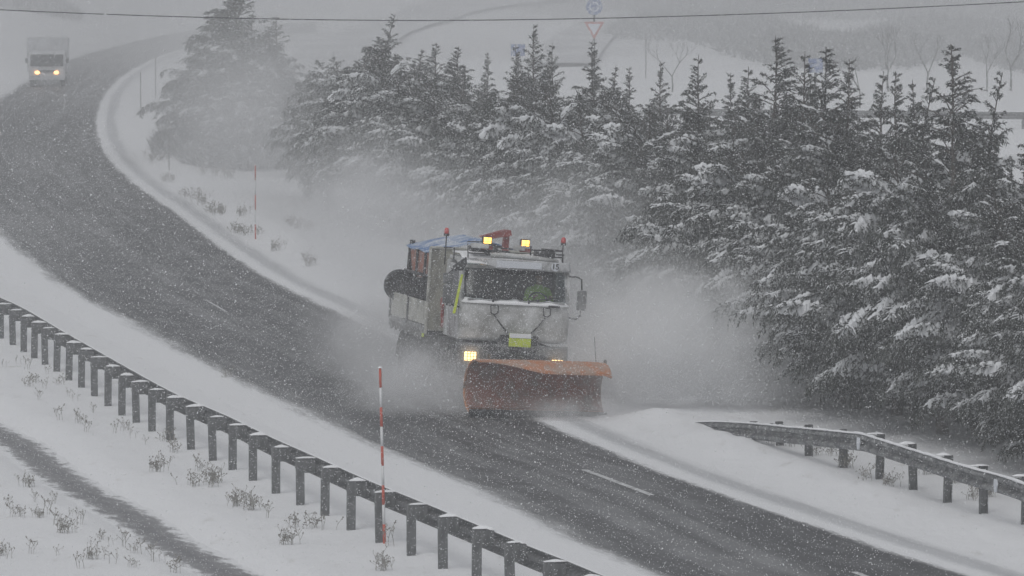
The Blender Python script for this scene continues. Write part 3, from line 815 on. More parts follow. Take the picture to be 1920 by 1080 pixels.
# hazy group left of the plantation
LG = [(452, -20, 302, 5, 1.7, 'hazy conifer immediately right of the one crossed by the power line'), (525, 30, 309, 5, 1.4, 'hazy conifer between the second tall one and the low right flank'), (418, 20, 290, 5, 1.4, 'hazy conifer of the tall group with its left side over the verge'), (415, 20, 296, 4, 1.3, 'hazy conifer just left of the one crossed by the power line'), (470, 30, 300, 4, 1.3, 'hazy conifer filling the gap in the middle of the tall group'), (432, -40, 300, 6, 1.6, 'tallest hazy conifer crossed by the power line, top left of centre'), (405, 60, 285, 5, 1.1, 'hazy conifer at the left flank of the tall group'),
      (500, 50, 305, 4, 1.5, 'second tall hazy conifer right of the one crossed by the power line'), (540, 120, 312, 6, 1.3, 'lower hazy conifer at the right flank of the tall group'),
      (465, 110, 322, 2, 1.1, 'bushy hazy conifer at the foot of the tall group'), (425, 170, 312, 0, .9, 'low bushy conifer in front of the hazy group, left'),
      (570, 200, 335, 3, 1.0, 'low conifer closing the gap between the hazy group and the plantation')]
for px, pt, pb, k, wd, lab in LG:
    q = G(px, pb); h = H - (pt + 222.0) / PPM(pb) 
    plant(k, q.x, q.y, h, rt.uniform(-.6, .6), lab, 'hazy conifers inside the bend', wd)

# ---------------------------------------------------------------- dry weeds poking out of the snow
def weed_mesh(seed, n, h, spread):
    rg = random.Random(seed); mb = MB()
    for k in range(n):
        a = rg.uniform(0, 6.28); r = rg.uniform(0, spread); x, y = r * math.cos(a), r * math.sin(a) * 1.6
        hh = h * rg.uniform(.3, 1.25); lean = rg.uniform(-.35, .35); ly = rg.uniform(-.3, .3)
        pts = [(x, y, -.05), (x + lean * hh * .4, y + ly * hh * .4, hh * .5), (x + lean * hh, y + ly * hh, hh)]
        mb.tube(pts, [.004, .0035, .002], 4, cap=False)
        for j in range(rg.randint(2, 5)):
            t = rg.uniform(.35, 1); b = Vector(pts[1]).lerp(Vector(pts[2]), max(0, (t - .5) * 2)) if t > .5 else Vector(pts[0]).lerp(Vector(pts[1]), t * 2)
            e = b + Vector((rg.uniform(-.09, .09), rg.uniform(-.08, .08), rg.uniform(.03, .12)))
            mb.tube([b, e], [.0025, .0035], 4, cap=False)
            for _ in range(rg.randint(1, 3)):
                c = e + Vector((rg.uniform(-.02, .02), rg.uniform(-.02, .02), rg.uniform(-.02, .02))); mb.box(c, (.011, .011, .018), 0, Matrix.Rotation(rg.uniform(0, 3), 3, 'X'))
    mb.lathe([(spread * .5, -.08), (spread * 1.05, -.03), (spread * .5, -.012)], (0, 0, 0), 'z', 8)
    o = mb.done('weed', 'weed', fix=False); me = o.data; bpy.data.objects.remove(o); return me
WM = [weed_mesh(1, 6, .20, .09), weed_mesh(2, 13, .25, .15), weed_mesh(3, 3, .20, .05), weed_mesh(4, 14, .20, .26), weed_mesh(5, 2, .14, .05)]
BIG = [((1060, 408), 1, 'dark twiggy weed tuft in open snow between the ditch and the left guardrail'), ((1300, 500), 3, 'low spreading tuft of dry stems under the eleventh rail post, left of the thicker pair'),
       ((1420, 485), 1, 'tuft of dry stems touching the right end of the low spreading one'), ((1570, 640), 1, 'left one of the thick pair of dry tufts by the left guardrail'),
       ((1680, 660), 1, 'right one of the thick pair of dry tufts by the left guardrail'), ((1180, 275), 0, 'small weed tuft at the foot of a rail post')]
def weed(px, py, k, lab, grp=None, sc=1.0):
    p = on(px, py); o = bpy.data.objects.new('dry_weed', WM[k]); COL.objects.link(o); o.location = p - Vector((0, 0, .01)); o.rotation_euler = (0, 0, rt.uniform(0, 6.28)); o.scale = (sc, sc, sc)
    tag(o, lab, 'weed', grp)
for (zx, zy), k, lab in BIG: weed(zx / 3.5556, 780 + zy / 3.5556, k, lab, None, 1.1)
weed(543, 1030, 1, 'dry tuft right of the pair, in front of the left guardrail'); weed(590, 1000, 3, 'wide loose patch of dry stems below the left guardrail', None, 1.1)
weed(735, 1036, 2, 'upright dry sprig just right of the red and white snow pole', None, 1.3); weed(720, 1078, 1, 'dry tuft cut by the bottom edge below the snow pole')
weed(500, 985, 2, 'small dry tuft beside the wide loose patch, nearer the ditch')
LL_W = [(50, 640), (180, 500), (230, 585), (350, 600), (100, 690), (160, 700), (255, 700), (400, 745), (520, 745), (440, 800), (505, 800), (660, 840), (745, 870), (200, 930), (385, 940),
        (630, 980), (740, 1020), (905, 920), (1020, 1000), (1090, 990), (880, 1040), (60, 970), (10, 940), (550, 1050), (1150, 1060), (300, 680), (640, 900), (480, 690), (820, 880)]
for zx, zy in LL_W: weed(zx / 3.5556, 780 + (zy + 18) / 3.5556, rt.choice([0, 2, 2, 1, 4]), 'little dry weed poking through the snow left of the ditch', 'weeds left of the ditch', rt.uniform(.6, 1.05))
UP = [(150, 590), (190, 565), (245, 600), (340, 575), (390, 640), (430, 660), (345, 770), (460, 790), (480, 830), (700, 820), (755, 872), (820, 905), (215, 660), (110, 450), (145, 490), (525, 715), (640, 840), (1140, 1060), (1290, 505), (30, 470), (270, 510), (930, 890)]
for zx, zy in UP: weed(zx / 3, 540 + zy / 3, rt.choice([2, 4, 4, 0]), 'sparse weed sprig in the snow beyond the ditch, below the left guardrail', 'weed sprigs between ditch and left guardrail', rt.uniform(.7, 1.1))
for zx, zy in ((985, 520), (1095, 590), (1215, 620), (1400, 550), (1650, 680), (1740, 670), (830, 455), (700, 415), (1560, 600), (590, 415), (500, 380)):
    weed(1240 + zx / 2.8235, 700 + (zy + 6) / 2.8235, rt.choice([1, 3, 0]), 'dry stems under the right guardrail beam', 'dry stems along the right guardrail', rt.uniform(.8, 1.2))
for px, py in ((405, 335), (425, 340), (370, 372), (375, 382), (395, 398), (412, 402), (455, 408), (445, 436), (460, 440), (285, 300), (300, 305), (330, 300), (545, 430), (560, 436), (520, 470), (580, 500), (350, 310), (310, 340)):
    weed(px, py, rt.choice([1, 3, 1]), 'frosted weed clump on the verge inside the bend', 'weed clumps inside the bend', rt.uniform(1.1, 1.6))
# ---------------------------------------------------------------- snow poles, power line, far signs
def pole(name, base, top_h, bands, label, lean=(0, 0), rad=0.024, group=None, mats=('pole_red', 'pole_white')):
    r = empty(name, base, (lean[1], lean[0], 0)); tag(r, label, 'snow pole', group)
    for k in range(bands):
        a, b = top_h * k / bands, top_h * (k + 1) / bands
        ra = rad * (1.0 - 0.12 * a / top_h)
        mb = MB(); mb.tube([(0, 0, a - (0.2 if k == 0 else 0)), (0, 0, b)], [ra, ra * .985], 12)
        mb.done('band', mats[(bands - 1 - k) % 2], r)
    c = cap_mesh(0.07, 0.07, 0.02, 1).done('snow_cap', 'snow_cap', r); c.location = (0, 0, top_h)
    return r
b = on(721, 1031)
pole('snow_pole', b, 2.80, 9, 'red and white banded snow pole leaning slightly in front of the left guardrail', (-0.024, 0))
for px, py, h, lab in ((479, 448, 2.2, 'thin reddish snow pole on the inner verge left of the truck'), (317, 321, 2.2, 'thin snow pole on the verge before the hazy conifers'),
                       (264, 222, 2.0, 'thin distant snow pole at the crest of the bend, nearer one'), (292, 190, 2.0, 'thin distant snow pole beyond the crest of the bend'),
                       (1211, 150, 2.2, 'dim pole in the far field right of the give way sign')):
    pole('snow_pole', on(px, py), h, 5, lab, (0.0, 0), 0.022, None, ('pole_red', 'pole_white') if px > 400 and px < 600 else ('bark', 'scrub'))
pole('snow_pole', on(626, 165), 1.8, 5, 'faint pole by the climbing side road', rad=.022, mats=('bark', 'scrub'))
# power line
mb = MB(); pts = []
for k in range(61):
    u = -0.35 + 1.7 * k / 60; px = 1920 * u
    py = 37.5 - 20.5 * abs(min(0, (px - 800) / 800)) ** 1.9 - 34.5 * abs(max(0, (px - 800) / 1120)) ** 1.75
    y_ = 148.0; p_ = F / y_
    pts.append(((px - 960) / p_, y_ + 0.02 * (px - 960) / p_, H - (py + 222) / p_))
mb.tube(pts, 0.014, 6); o = mb.done('power_line', 'black'); tag(o, 'thin dark overhead cable sagging right across the top', 'cable')

def disc(r, th, n=32, axis='y'):
    mb = MB(); mb.lathe([(r, -th / 2), (r, th / 2)], (0, 0, 0), 'y', n, smooth=False); return mb
# give way sign under a round blue roundabout sign
D_ = 262.0; p_ = F / D_
sx = (1114 - 960) / p_; base = Vector((sx, D_, gz(sx, D_)))
z_round = H - (12 + 222) / p_; z_tri = H - (51 + 222) / p_
sg_ = empty('road_sign', base); tag(sg_, 'round blue roundabout sign over a red edged give way triangle, far behind the trees', 'road sign')
mb = MB(); mb.tube([(0, .06, -.3), (0, .06, z_round + .3 - base.z)], .045, 10); mb.done('pole', 'steel', sg_)
rd = disc(0.36, 0.02).done('round_panel', 'signblue', sg_); rd.location = (0, 0, z_round - base.z)
for k in range(3):
    a0 = k * 2.094 + .3; mb = MB()
    inner, outer = .16, .22; n = 9; A = []
    for j in range(n + 1):
        a = a0 + 1.35 * j / n; A.append((math.cos(a), math.sin(a)))
    poly = [(x * outer, z * outer) for x, z in A] + [(A[-1][0] * .27, A[-1][1] * .27), (math.cos(a0 + 1.35 + .42) * .19, math.sin(a0 + 1.35 + .42) * .19), (A[-1][0] * .11, A[-1][1] * .11)] + [(x * inner, z * inner) for x, z in A[::-1]]
    mb.prism(poly, -.016, -.011, 'y'); ar = mb.done('arrow', 'plate', rd)
r3 = 0.45
def tri(s): return [(-s, s * .577), (s, s * .577), (0, -s * 1.155)]
mb = MB()
for a, b2 in zip(tri(r3), tri(r3 * .66)): pass
T1, T2 = tri(r3), tri(r3 * .64)
for k in range(3):
    mb.prism([T1[k], T1[(k + 1) % 3], T2[(k + 1) % 3], T2[k]], -.012, .008, 'y')
bt = mb.done('give_way_border', 'signred', sg_); bt.location = (0, 0, z_tri - base.z)
mb = MB(); mb.prism(T2, -.006, .004, 'y'); bt = mb.done('give_way_face', 'plate', sg_); bt.location = (0, 0, z_tri - base.z)
for px, py, w, h, D_, lab in ((971, 96, 26, 22, 250.0, 'small pale blue square sign dim behind the thin tree tips'), (1529, 125, 27, 27, 215.0, 'dark blue rectangular panel half hidden by the forked conifer')):
    p_ = F / D_; x = (px - 960) / p_; zc = H - (py + 222) / p_; r = empty('road_sign', (x, D_, gz(x, D_))); tag(r, lab, 'road sign')
    mb = MB(); mb.box((0, 0, zc), (w / p_, .025, h / p_), 0.01); mb.done('panel', 'signblue', r)
    mb = MB(); mb.box((0, -.016, zc), (w / p_ * .86, .006, h / p_ * .86)); mb.done('panel_border', 'signblue2' if 'signblue2' in M else 'signblue', r)
    mb = MB(); mb.tube([(0, .05, -.3), (0, .05, zc + .2)], .04, 8); mb.done('pole', 'steel', r)
# bare far trees and scrub
def bare_tree(seed, h):
    rg = random.Random(seed); mb = MB()
    def grow(p, d, L, r, dep):
        q = p + d * L; mb.tube([p, (p + q) / 2 + Vector((rg.uniform(-.05, .05), rg.uniform(-.05, .05), 0)) * L, q], [r, r * .85, r * .7], 5, cap=False)
        if dep == 0: return
        for k in range(rg.randint(2, 3)):
            dd = (d + Vector((rg.uniform(-.75, .75), rg.uniform(-.75, .75), rg.uniform(-.1, .5)))).normalized(); grow(q, dd, L * rg.uniform(.6, .8), r * .6, dep - 1)
    grow(Vector((0, 0, -.2)), Vector((0, 0, 1)), h * .3, h * .016, 5)
    o = mb.done('trunk', 'scrub', fix=False); me = o.data; bpy.data.objects.remove(o); return me
BT = [bare_tree(3, 5.0), bare_tree(8, 4.0)]
for k, (px, py, sc, lab) in enumerate(((1665, 175, .8, 'faint bare tree in the field left of the tallest right hand conifer'), (1740, 178, .95, 'faint bare tree just left of the tallest right hand conifer'), (1612, 205, .6, 'tiny bare sapling by the far guardrail'),
                        (1850, 175, .9, 'faint bare tree right of the tallest right hand conifer'), (1895, 172, .9, 'faint bare tree above the curled conifer at the right edge'), (1260, 175, .8, 'faint bare tree over the midfield tree tips'))):
    q = on(px, py); o = bpy.data.objects.new('bare_tree', BT[k % 2]); COL.objects.link(o); o.location = q; o.scale = (sc,) * 3; o.rotation_euler = (0, 0, k); tag(o, lab, 'tree')
def scrub_mass(name, specs, seed, m='scrub'):
    rg = np.random.default_rng(seed); out = []
    for (cx, cy, rx, ry, hz, n) in specs:
        a = rg.uniform(0, 6.283, n); r = np.sqrt(rg.uniform(0, 1, n)); x = cx + rx * r * np.cos(a); y = cy + ry * r * np.sin(a)
        top = hz * (0.45 + 0.55 * (0.5 + 0.5 * wob(x, y, .22, seed))) * np.sqrt(np.clip(1 - r ** 2, .05, 1))
        z = ground_z(x, y) + top * rg.uniform(0, 1, n) ** .7
        c = np.stack([x, y, z], -1); d = rg.normal(0, 1, (n, 3)); d[:, 2] = np.abs(d[:, 2]) + .4; d /= np.linalg.norm(d, axis=1)[:, None]
        w = np.cross(d, rg.normal(0, 1, (n, 3))); w /= np.linalg.norm(w, axis=1)[:, None]
        L = rg.uniform(.25, .8, (n, 1)); ww = rg.uniform(.03, .09, (n, 1))
        out.append(np.stack([c - w * ww, c + w * ww, c + d * L], 1))
    T_ = np.concatenate(out); o = link(name, np_mesh(name, T_.reshape(-1, 3), np.arange(len(T_) * 3).reshape(-1, 3), 3), m)
    return tag(o, kind='stuff')
sp_list = []
for px, py, rx, ry, hz, n in ((60, 12, 9, 9, 3.0, 9000), (180, 18, 8, 8, 2.6, 8000), (300, 14, 8, 8, 2.6, 8000), (20, 62, 5, 4, 1.6, 4000), (560, 8, 7, 10, 4.5, 8000), (640, 6, 4, 9, 4.5, 4500), (430, 10, 6, 9, 4, 6000)):
    q = G(px, max(py, -120)); sp_list.append((q.x, q.y, rx, ry, hz, n))
for px in range(1260, 2050, 55):
    py = 92 + 22 * math.sin(px * .013) + (px - 1260) * .03; q = G(px, py); sp_list.append((q.x, q.y, 4.5, 14, 2.0, 2600))
    q = G(px + 20, 40); sp_list.append((q.x, q.y, 8, 26, 3.4, 3600))
scrub_mass('woods', sp_list, 7, 'frost')
bush = scrub_mass('undergrowth', [(G(px, py).x, G(px, py).y, rx, ry, hz, n) for px, py, rx, ry, hz, n in ((370, 262, 1.0, 3, 1.0, 1200), (355, 290, 1.4, 4, 1.4, 2200), (470, 312, 2.6, 4, 1.0, 3500))], 9, 'frost')

# ---------------------------------------------------------------- distant lorry on the bend
def wheel(parent, c, r, w, name='wheel'):
    wo = MB().lathe([(r * .60, -w / 2), (r * .93, -w / 2), (r, -w * .36), (r, w * .36), (r * .93, w / 2), (r * .60, w / 2)], (0, 0, 0), 'x', 26).done(name, 'rubber', parent)
    wo.location = c
    mb = MB().lathe([(r * .60, -w * .42), (r * .52, -w * .2), (r * .25, -w * .12), (r * .22, -w * .5), (r * .22, w * .5), (r * .25, w * .12), (r * .52, w * .2), (r * .60, w * .42)], (0, 0, 0), 'x', 20)
    mb.done('rim', 'steel', wo)
    return wo
def far_lorry():
    q = on(88, 163); r = empty('box_lorry', q, (0, 0, math.radians(3))); tag(r, 'white box lorry coming round the bend with both headlamps lit, dim in the haze', 'lorry')
    k = PPM(163)
    mb = MB(); mb.prism([(-.02, .45), (.0, 1.08), (.32, 1.75), (.5, 1.86), (1.5, 1.9), (1.5, .45)], -.92, .92, 'x'); bmesh.ops.bevel(mb.bm, geom=mb.bm.edges[:], offset=.05, segments=2, affect='EDGES'); mb.done('cab', 'vanwhite', r)
    mb = MB(); mb.sheet(lambda u, v: ((u - .5) * 1.70, -.035 + .32 * v + .02 * (2 * u - 1) ** 2, 1.10 + .60 * v), 8, 4, .02, n=(0, 1, -.3)); mb.done('windscreen', 'inside', r)
    mb = MB(); mb.box((0, 3.2, 1.62), (2.12, 3.3, 1.75), .03); mb.done('cargo_box', 'vanwhite', r)
    mb = MB(); mb.box((0, -.06, .52), (1.86, .14, .26), .04); mb.done('bumper', 'vanwhite', r)
    mb = MB(); mb.box((0, 2.6, .62), (.8, 4.4, .18)); mb.done('chassis', 'black', r)
    mb = MB(); mb.box((0, -.05, .84), (.9, .04, .12), .01); mb.done('grille', 'black', r)
    for s in (-1, 1):
        mb = MB(); mb.lathe([(.0, -.13), (.115, -.10), (.12, -.02)], (0, 0, 0), 'y', 16); o = mb.done('headlight', 'head2', r); o.location = (s * .49, .0, .78); o.scale = (1.15, 1, .8)
        mb = MB(); mb.box((s * 1.06, .35, 1.38), (.14, .05, .26), .02); mb.tube([(s * .9, .35, 1.42), (s * 1.0, .35, 1.42)], .02, 6); mb.done('mirror', 'black', r)
        wheel(r, (s * .80, .75, .36), .36, .22); wheel(r, (s * .82, 3.7, .36), .36, .26)
far_lorry()

# ---------------------------------------------------------------- falling snow: real flakes through the air
def flakes(name, C, size, seed, stretch=1.5):
    rg = np.random.default_rng(seed); n = len(C)
    base = np.array([[1, 1, 1], [1, -1, -1], [-1, 1, -1], [-1, -1, 1]], float) * .8
    fc = np.array([[0, 1, 2], [0, 3, 1], [0, 2, 3], [1, 3, 2]])
    q = rg.normal(0, 1, (n, 4)); q /= np.linalg.norm(q, axis=1)[:, None]
    w, x, y, z = q.T
    R = np.stack([1 - 2 * (y * y + z * z), 2 * (x * y - z * w), 2 * (x * z + y * w), 2 * (x * y + z * w), 1 - 2 * (x * x + z * z), 2 * (y * z - x * w), 2 * (x * z - y * w), 2 * (y * z + x * w), 1 - 2 * (x * x + y * y)], -1).reshape(n, 3, 3)
    sc = size[:, None] * rg.uniform(.6, 1.0, (n, 3)); sc[:, 2] *= rg.uniform(1.0, stretch, n)
    V = np.einsum('nij,nkj->nki', R, base[None] * sc[:, None, :]) + C[:, None, :]
    Fa = (fc[None] + (np.arange(n) * 4)[:, None, None]).reshape(-1, 3)
    o = link(name, np_mesh(name, V.reshape(-1, 3), Fa, 3), 'flake'); return tag(o, kind='stuff')
rg = np.random.default_rng(42)
def wedge(n, y0, y1, power=3.0, mar=2.5):
    u = rg.uniform(0, 1, n); y = (y0 ** power + u * (y1 ** power - y0 ** power)) ** (1 / power)
    x = rg.uniform(-1, 1, n) * (y * 0.0857 + mar)
    zc = H - y * math.tan(PITCH); hv = y * 0.0482 + 1.2
    z = zc + rg.uniform(-1, 1, n) * hv
    C = np.stack([x, y, z], -1); return C[C[:, 2] > 0.03]
C1 = wedge(1400000, 38, 190)
flakes('snowfall', C1, np.clip(rg.lognormal(math.log(0.0041), .28, len(C1)), .002, .0072), 1)
# ---------------------------------------------------------------- the plough truck
# local axes: -y forward (towards the camera), +x the truck's left, origin on the ground under the middle of the cab front
YAW, ROLL = math.radians(14), math.radians(3.8)
TRUCK = empty('plough_truck', (-0.04, 121.0, -0.01), (0, ROLL, YAW))
tag(TRUCK, 'white snow plough lorry coming head on with an orange blade and amber roof lamps lit', 'truck')
R_ = TRUCK
HW = 1.15
def plan(x, k=.16): return k * abs(x / HW) ** 5      # rounded front corners in plan
# cab shell
mb = MB()
mb.sheet(lambda u, v: ((2 * u - 1) * HW, plan((2 * u - 1) * HW) + .015 * v + .05 * math.sin(v * 3.1) * -1, 1.28 + .82 * v), 28, 10, .05, n=(0, -1, 0))
mb.box((0, .85, 1.30), (2.2, 1.45, .06))
mb.box((0, 1.52, 2.05), (2.26, .06, 1.55), .02)
for s in (-1, 1):
    mb.box((s * 1.125, .74, 1.60), (.045, 1.20, .62), .015)                       # door skin
    mb.box((s * 1.125, 1.34, 2.28), (.045, .34, .80), .015)                       # rear quarter
    mb.prism([(.10, 1.92), (.19, 1.92), (.40, 2.72), (.30, 2.72)], s * 1.10, s * 1.15, 'x')   # A pillar side
    mb.box((s * 1.125, .85, 2.72), (.045, .98, .12), .01)
cabo = mb.done('cab', 'cab', R_)
mb = MB()
mb.sheet(lambda u, v: ((2 * u - 1) * (HW - .02 - .05 * v), .34 + 1.2 * v + plan((2 * u - 1) * HW, .10) * (1 - v), 2.78 + .17 * math.sin(min(1, v * 2.2) * 1.57) - .05 * abs(2 * u - 1) ** 4), 20, 10, .05, n=(0, 0, 1))
mb.box((0, .36, 2.76), (2.14, .12, .07), .02)
mb.done('roof', 'cab', R_)
mb = MB()
mb.sheet(lambda u, v: ((2 * u - 1) * (HW - .1), .40 + 1.1 * v, 2.80 + .20 * math.sin(min(1, v * 2.2) * 1.57) + .02 * math.sin(9 * u) * math.cos(7 * v)), 24, 10, .015, n=(0, 0, 1))
mb.done('roof_snow', 'snow_cap', R_)
# door sides smeared with slush
for s in (-1, 1): MB().box((s * 1.153, .62, 1.60), (.012, .86, .60), .004).done('door_panel', 'cabside', R_)
# windscreen
mb = MB(); mb.sheet(lambda u, v: ((2 * u - 1) * (HW - .06), plan((2 * u - 1) * HW, .12) + .05 + .28 * v, 2.10 + .72 * v), 24, 6, .008, n=(0, -1, .3)); mb.done('windscreen', 'glass', R_)
mb = MB()
for s in (-1, 1): mb.tube([(s * 1.10, .12, 2.05), (s * 1.085, .26, 2.40), (s * 1.07, .38, 2.82)], [.035, .03, .03], 8)
mb.box((0, .03, 2.105), (2.04, .04, .035), .01); mb.done('screen_seal', 'visor', R_)
for s in (-1, 1):
    mb = MB(); mb.prism([(.26, 1.93), (1.14, 1.93), (1.14, 2.66), (.46, 2.66)], s * 1.118, s * 1.126, 'x'); mb.done('side_window', 'sideglass', R_)
# interior: dash, seats
mb = MB(); mb.box((0, .42, 2.00), (2.1, .36, .16), .04); mb.box((0, 1.40, 2.1), (2.16, .06, 1.3)); mb.box((-.62, 1.15, 1.85), (.5, .14, .72), .05); mb.box((-.62, .92, 1.55), (.5, .5, .14), .05)
mb.box((.60, 1.22, 1.85), (.5, .14, .72), .05); mb.box((.60, .98, 1.52), (.5, .5, .14), .05); mb.done('interior', 'inside', R_)
mb = MB(); pts = [(.60 + .20 * math.cos(a), .60 + .09 * math.sin(a), 2.10 + .17 * math.sin(a)) for a in np.linspace(0, 2 * math.pi, 20)]; mb.tube(pts, .014, 6, cap=False); mb.tube([(.6, .6, 2.1), (.6, .45, 2.0)], .03, 8); mb.done('steering_wheel', 'black', R_)
# sun visor with its blank plate and the number
vis = MB().sheet(lambda u, v: ((2 * u - 1) * (HW + .01), .12 + .11 * v + plan((2 * u - 1) * HW, .12), 2.735 + .19 * v + (.15 * (1 / (1 + math.exp((u - .25) * 30)))) * (1 - v)), 40, 4, .03, n=(0, -1, 0)).done('sun_visor', 'visor', R_)
mb = MB(); mb.prism([(-.45, 2.775), (.50, 2.775), (.50, 2.91), (-.45, 2.92)], .075, .10, 'y'); mb.done('white_strip', 'plate', vis)
mb = MB(); mb.lathe([(.088, -.006), (.088, .006)], (.79, .098, 2.84), 'y', 24, smooth=False); mb.done('number_disc', 'plate', vis)
fc = bpy.data.curves.new('number', 'FONT'); fc.body = '15'; fc.size = .155; fc.align_x = 'CENTER'; fc.align_y = 'CENTER'; fc.extrude = .002; fc.offset = .004
fo = bpy.data.objects.new('number', fc); COL.objects.link(fo); bpy.context.view_layer.update()
nm = bpy.data.meshes.new_from_object(fo.evaluated_get(bpy.context.evaluated_depsgraph_get())); bpy.data.objects.remove(fo); nm.materials.clear()
no = link('number', nm, 'black', vis); no.location = (.79, .086, 2.84); no.rotation_euler = (math.pi / 2, 0, 0)
# snow lying along the scuttle and the ledge
mb = MB(); mb.sheet(lambda u, v: ((2 * u - 1) * (HW - .02), -.045 + .15 * v + plan((2 * u - 1) * HW, .14), 2.065 + (.055 + .018 * math.sin(17 * u) + .012 * math.sin(41 * u)) * v ** .5), 60, 4, .03, n=(0, 0, 1)); mb.done('scuttle_snow', 'snow_cap', R_)
mb = MB()
for a, b in (((-.5, -.02, 2.12), (.18, .09, 2.21)), ((.25, -.02, 2.12), (.92, .10, 2.22))): mb.tube([a, b], .012, 6); mb.tube([(a[0], a[1], a[2] - .05), a], .02, 6)
mb.done('wiper', 'black', R_)
# front panel relief: corner grips and V-shaped shut lines, grille dark middle
def yf(x): return plan(x) - .062
for s, x0 in ((-1, -.48), (1, .62)):
    mb = MB()
    q = [(x0 - .07, 2.00), (x0 + .09, 2.00), (x0 + .09, 1.86), (x0 + .02, 1.82), (x0 - .05, 1.85), (x0 - .07, 2.00)]
    for a, b in zip(q, q[1:]): mb.tube([(a[0], yf(a[0]) + .004, a[1]), (b[0], yf(b[0]) + .004, b[1])], .010, 6)
    e = (.08 - s * .0 + s * .24, 1.46)
    m1 = ((x0 + e[0]) / 2 + s * .02, (1.83 + e[1]) / 2 + .01)
    mb.tube([(x0 + .0, yf(x0), 1.83), (m1[0], yf(m1[0]) - .005, m1[1]), (e[0], yf(e[0]), e[1])], [.009, .012, .017], 6)
    mb.done('grab_handle', 'black', R_)
MB().box((.78, -.045, 2.035), (.24, .03, .05), .015).done('washer_cover', 'black', R_)
mb = MB(); mb.prism([(-.30, 1.42), (-.42, 1.18), (.56, 1.18), (.46, 1.42)], -.075, -.03, 'y'); mb.done('grille', 'black', R_)
hv = MB(); hv.box((.09, -.12, 1.325), (.46, .035, .27), .008); hv = hv.done('warning_plate', 'lime', R_)
mb = MB(); mb.box((.09, -.14, 1.415), (.45, .02, .09), .006); mb.done('plate_snow', 'snow_cap', hv)
# bumper and lamps
mb = MB(); mb.sheet(lambda u, v: ((2 * u - 1) * (HW + .02), plan((2 * u - 1) * HW, .2) - .10 + .05 * abs(v - .55), .72 + .50 * v), 28, 8, .07, n=(0, -1, 0)); bump = mb.done('bumper', mat('bumper_grey', (.22, .225, .23), .6, dirt=(.08, .08, .083), dscale=3, dlo=.42, dhi=.6), R_)
mb = MB(); mb.box((.08, -.145, .98), (.70, .05, .30), .01); mb.done('bumper_centre', 'black', bump)
for x, lz in ((-.93, .955), (.90, .87)):
    mb = MB(); mb.box((x, -.125, lz), (.24, .05, .18), .02); hl = mb.done('headlight', 'head', bump)
    mb = MB()
    for k in (-.5, 0, .5): mb.box((x + k * .13, -.157, lz), (.010, .012, .20))
    for k in (-.5, .5, 0): mb.box((x, -.161, lz + k * .12), (.26, .012, .008))
    mb.done('lamp_guard', 'black', hl)
# mirrors
mb = MB(); mb.tube([(1.12, .18, 2.66), (1.26, .05, 2.66), (1.335, .0, 2.62), (1.35, .0, 2.40)], .018, 8); mb.tube([(1.35, .0, 1.98), (1.35, .0, 1.88), (1.28, .05, 1.80), (1.13, .15, 1.82)], .018, 8)
arm = mb.done('mirror_arm', 'black', R_)
mb = MB(); mb.box((1.36, .0, 2.19), (.20, .09, .40), .035); mo = mb.done('mirror_housing', 'mirrorback', arm)
mb = MB(); mb.box((1.36, .049, 2.19), (.16, .01, .34), .005); mb.done('mirror_glass', 'mirror', mo)
mb = MB(); mb.tube([(-1.12, .22, 2.72), (-1.30, .12, 2.70), (-1.42, .10, 2.62), (-1.43, .10, 1.96), (-1.15, .2, 1.93)], .018, 8); arm = mb.done('mirror_arm', 'black', R_)
mb = MB(); mb.box((-1.44, .10, 2.50), (.20, .10, .22), .03); mb.box((-1.44, .10, 2.18), (.17, .10, .38), .03); mb.done('mirror_housing', 'mirrorback', arm)
mb = MB(); mb.prism([(-1.20, 2.60), (-1.155, 2.60), (-1.27, 1.80), (-1.325, 1.80)], -.02, .0, 'y'); mb.done('reflective_strip', 'lime', R_)
mb = MB(); mb.prism([(-1.36, 2.76), (-1.10, 2.95), (-1.08, 2.82), (-1.16, 2.68), (-1.34, 2.66)], .02, .10, 'y'); mb.done('side_deflector', 'black', R_)
# roof furniture
mb = MB()
mb.tube([(-.52, .32, 3.0), (-.2, .30, 3.01), (.45, .30, 2.985), (.9, .32, 2.95)], [.055, .06, .05, .03], 8)
mb.done('roof_roll', 'cab', R_)
mb = MB()
for z, y in ((3.02, .5), (3.14, .62)): mb.tube([(-.95, y, z), (1.05, y, z)], .016, 6)
mb.tube([(-.95, .5, 2.9), (-.95, .62, 3.24), (-.45, .62, 3.26)], .014, 6); mb.tube([(1.05, .5, 2.9), (1.05, .6, 3.16), (.6, .6, 3.17)], .014, 6)
for x in (-.44, .38): mb.tube([(x, .6, 2.95), (x, .6, 3.22)], .018, 6)
mb.box((-.68, .75, 3.10), (.36, .3, .12), .03); mb.box((-.25, .9, 3.02), (.5, .3, .12), .03); mb.box((.75, .9, 3.05), (.42, .3, .14), .05); mb.tube([(-.48, .6, 3.02), (-.36, .58, 3.12), (-.2, .6, 3.0)], .03, 6)
bar = mb.done('roof_rack', 'black', R_)
MB().box((-.70, .6, 3.17), (.36, .20, .10), .03).done('roof_box', 'cab', R_); MB().box((.12, .56, 3.17), (.22, .16, .10), .02).done('roof_box', 'cab', R_)
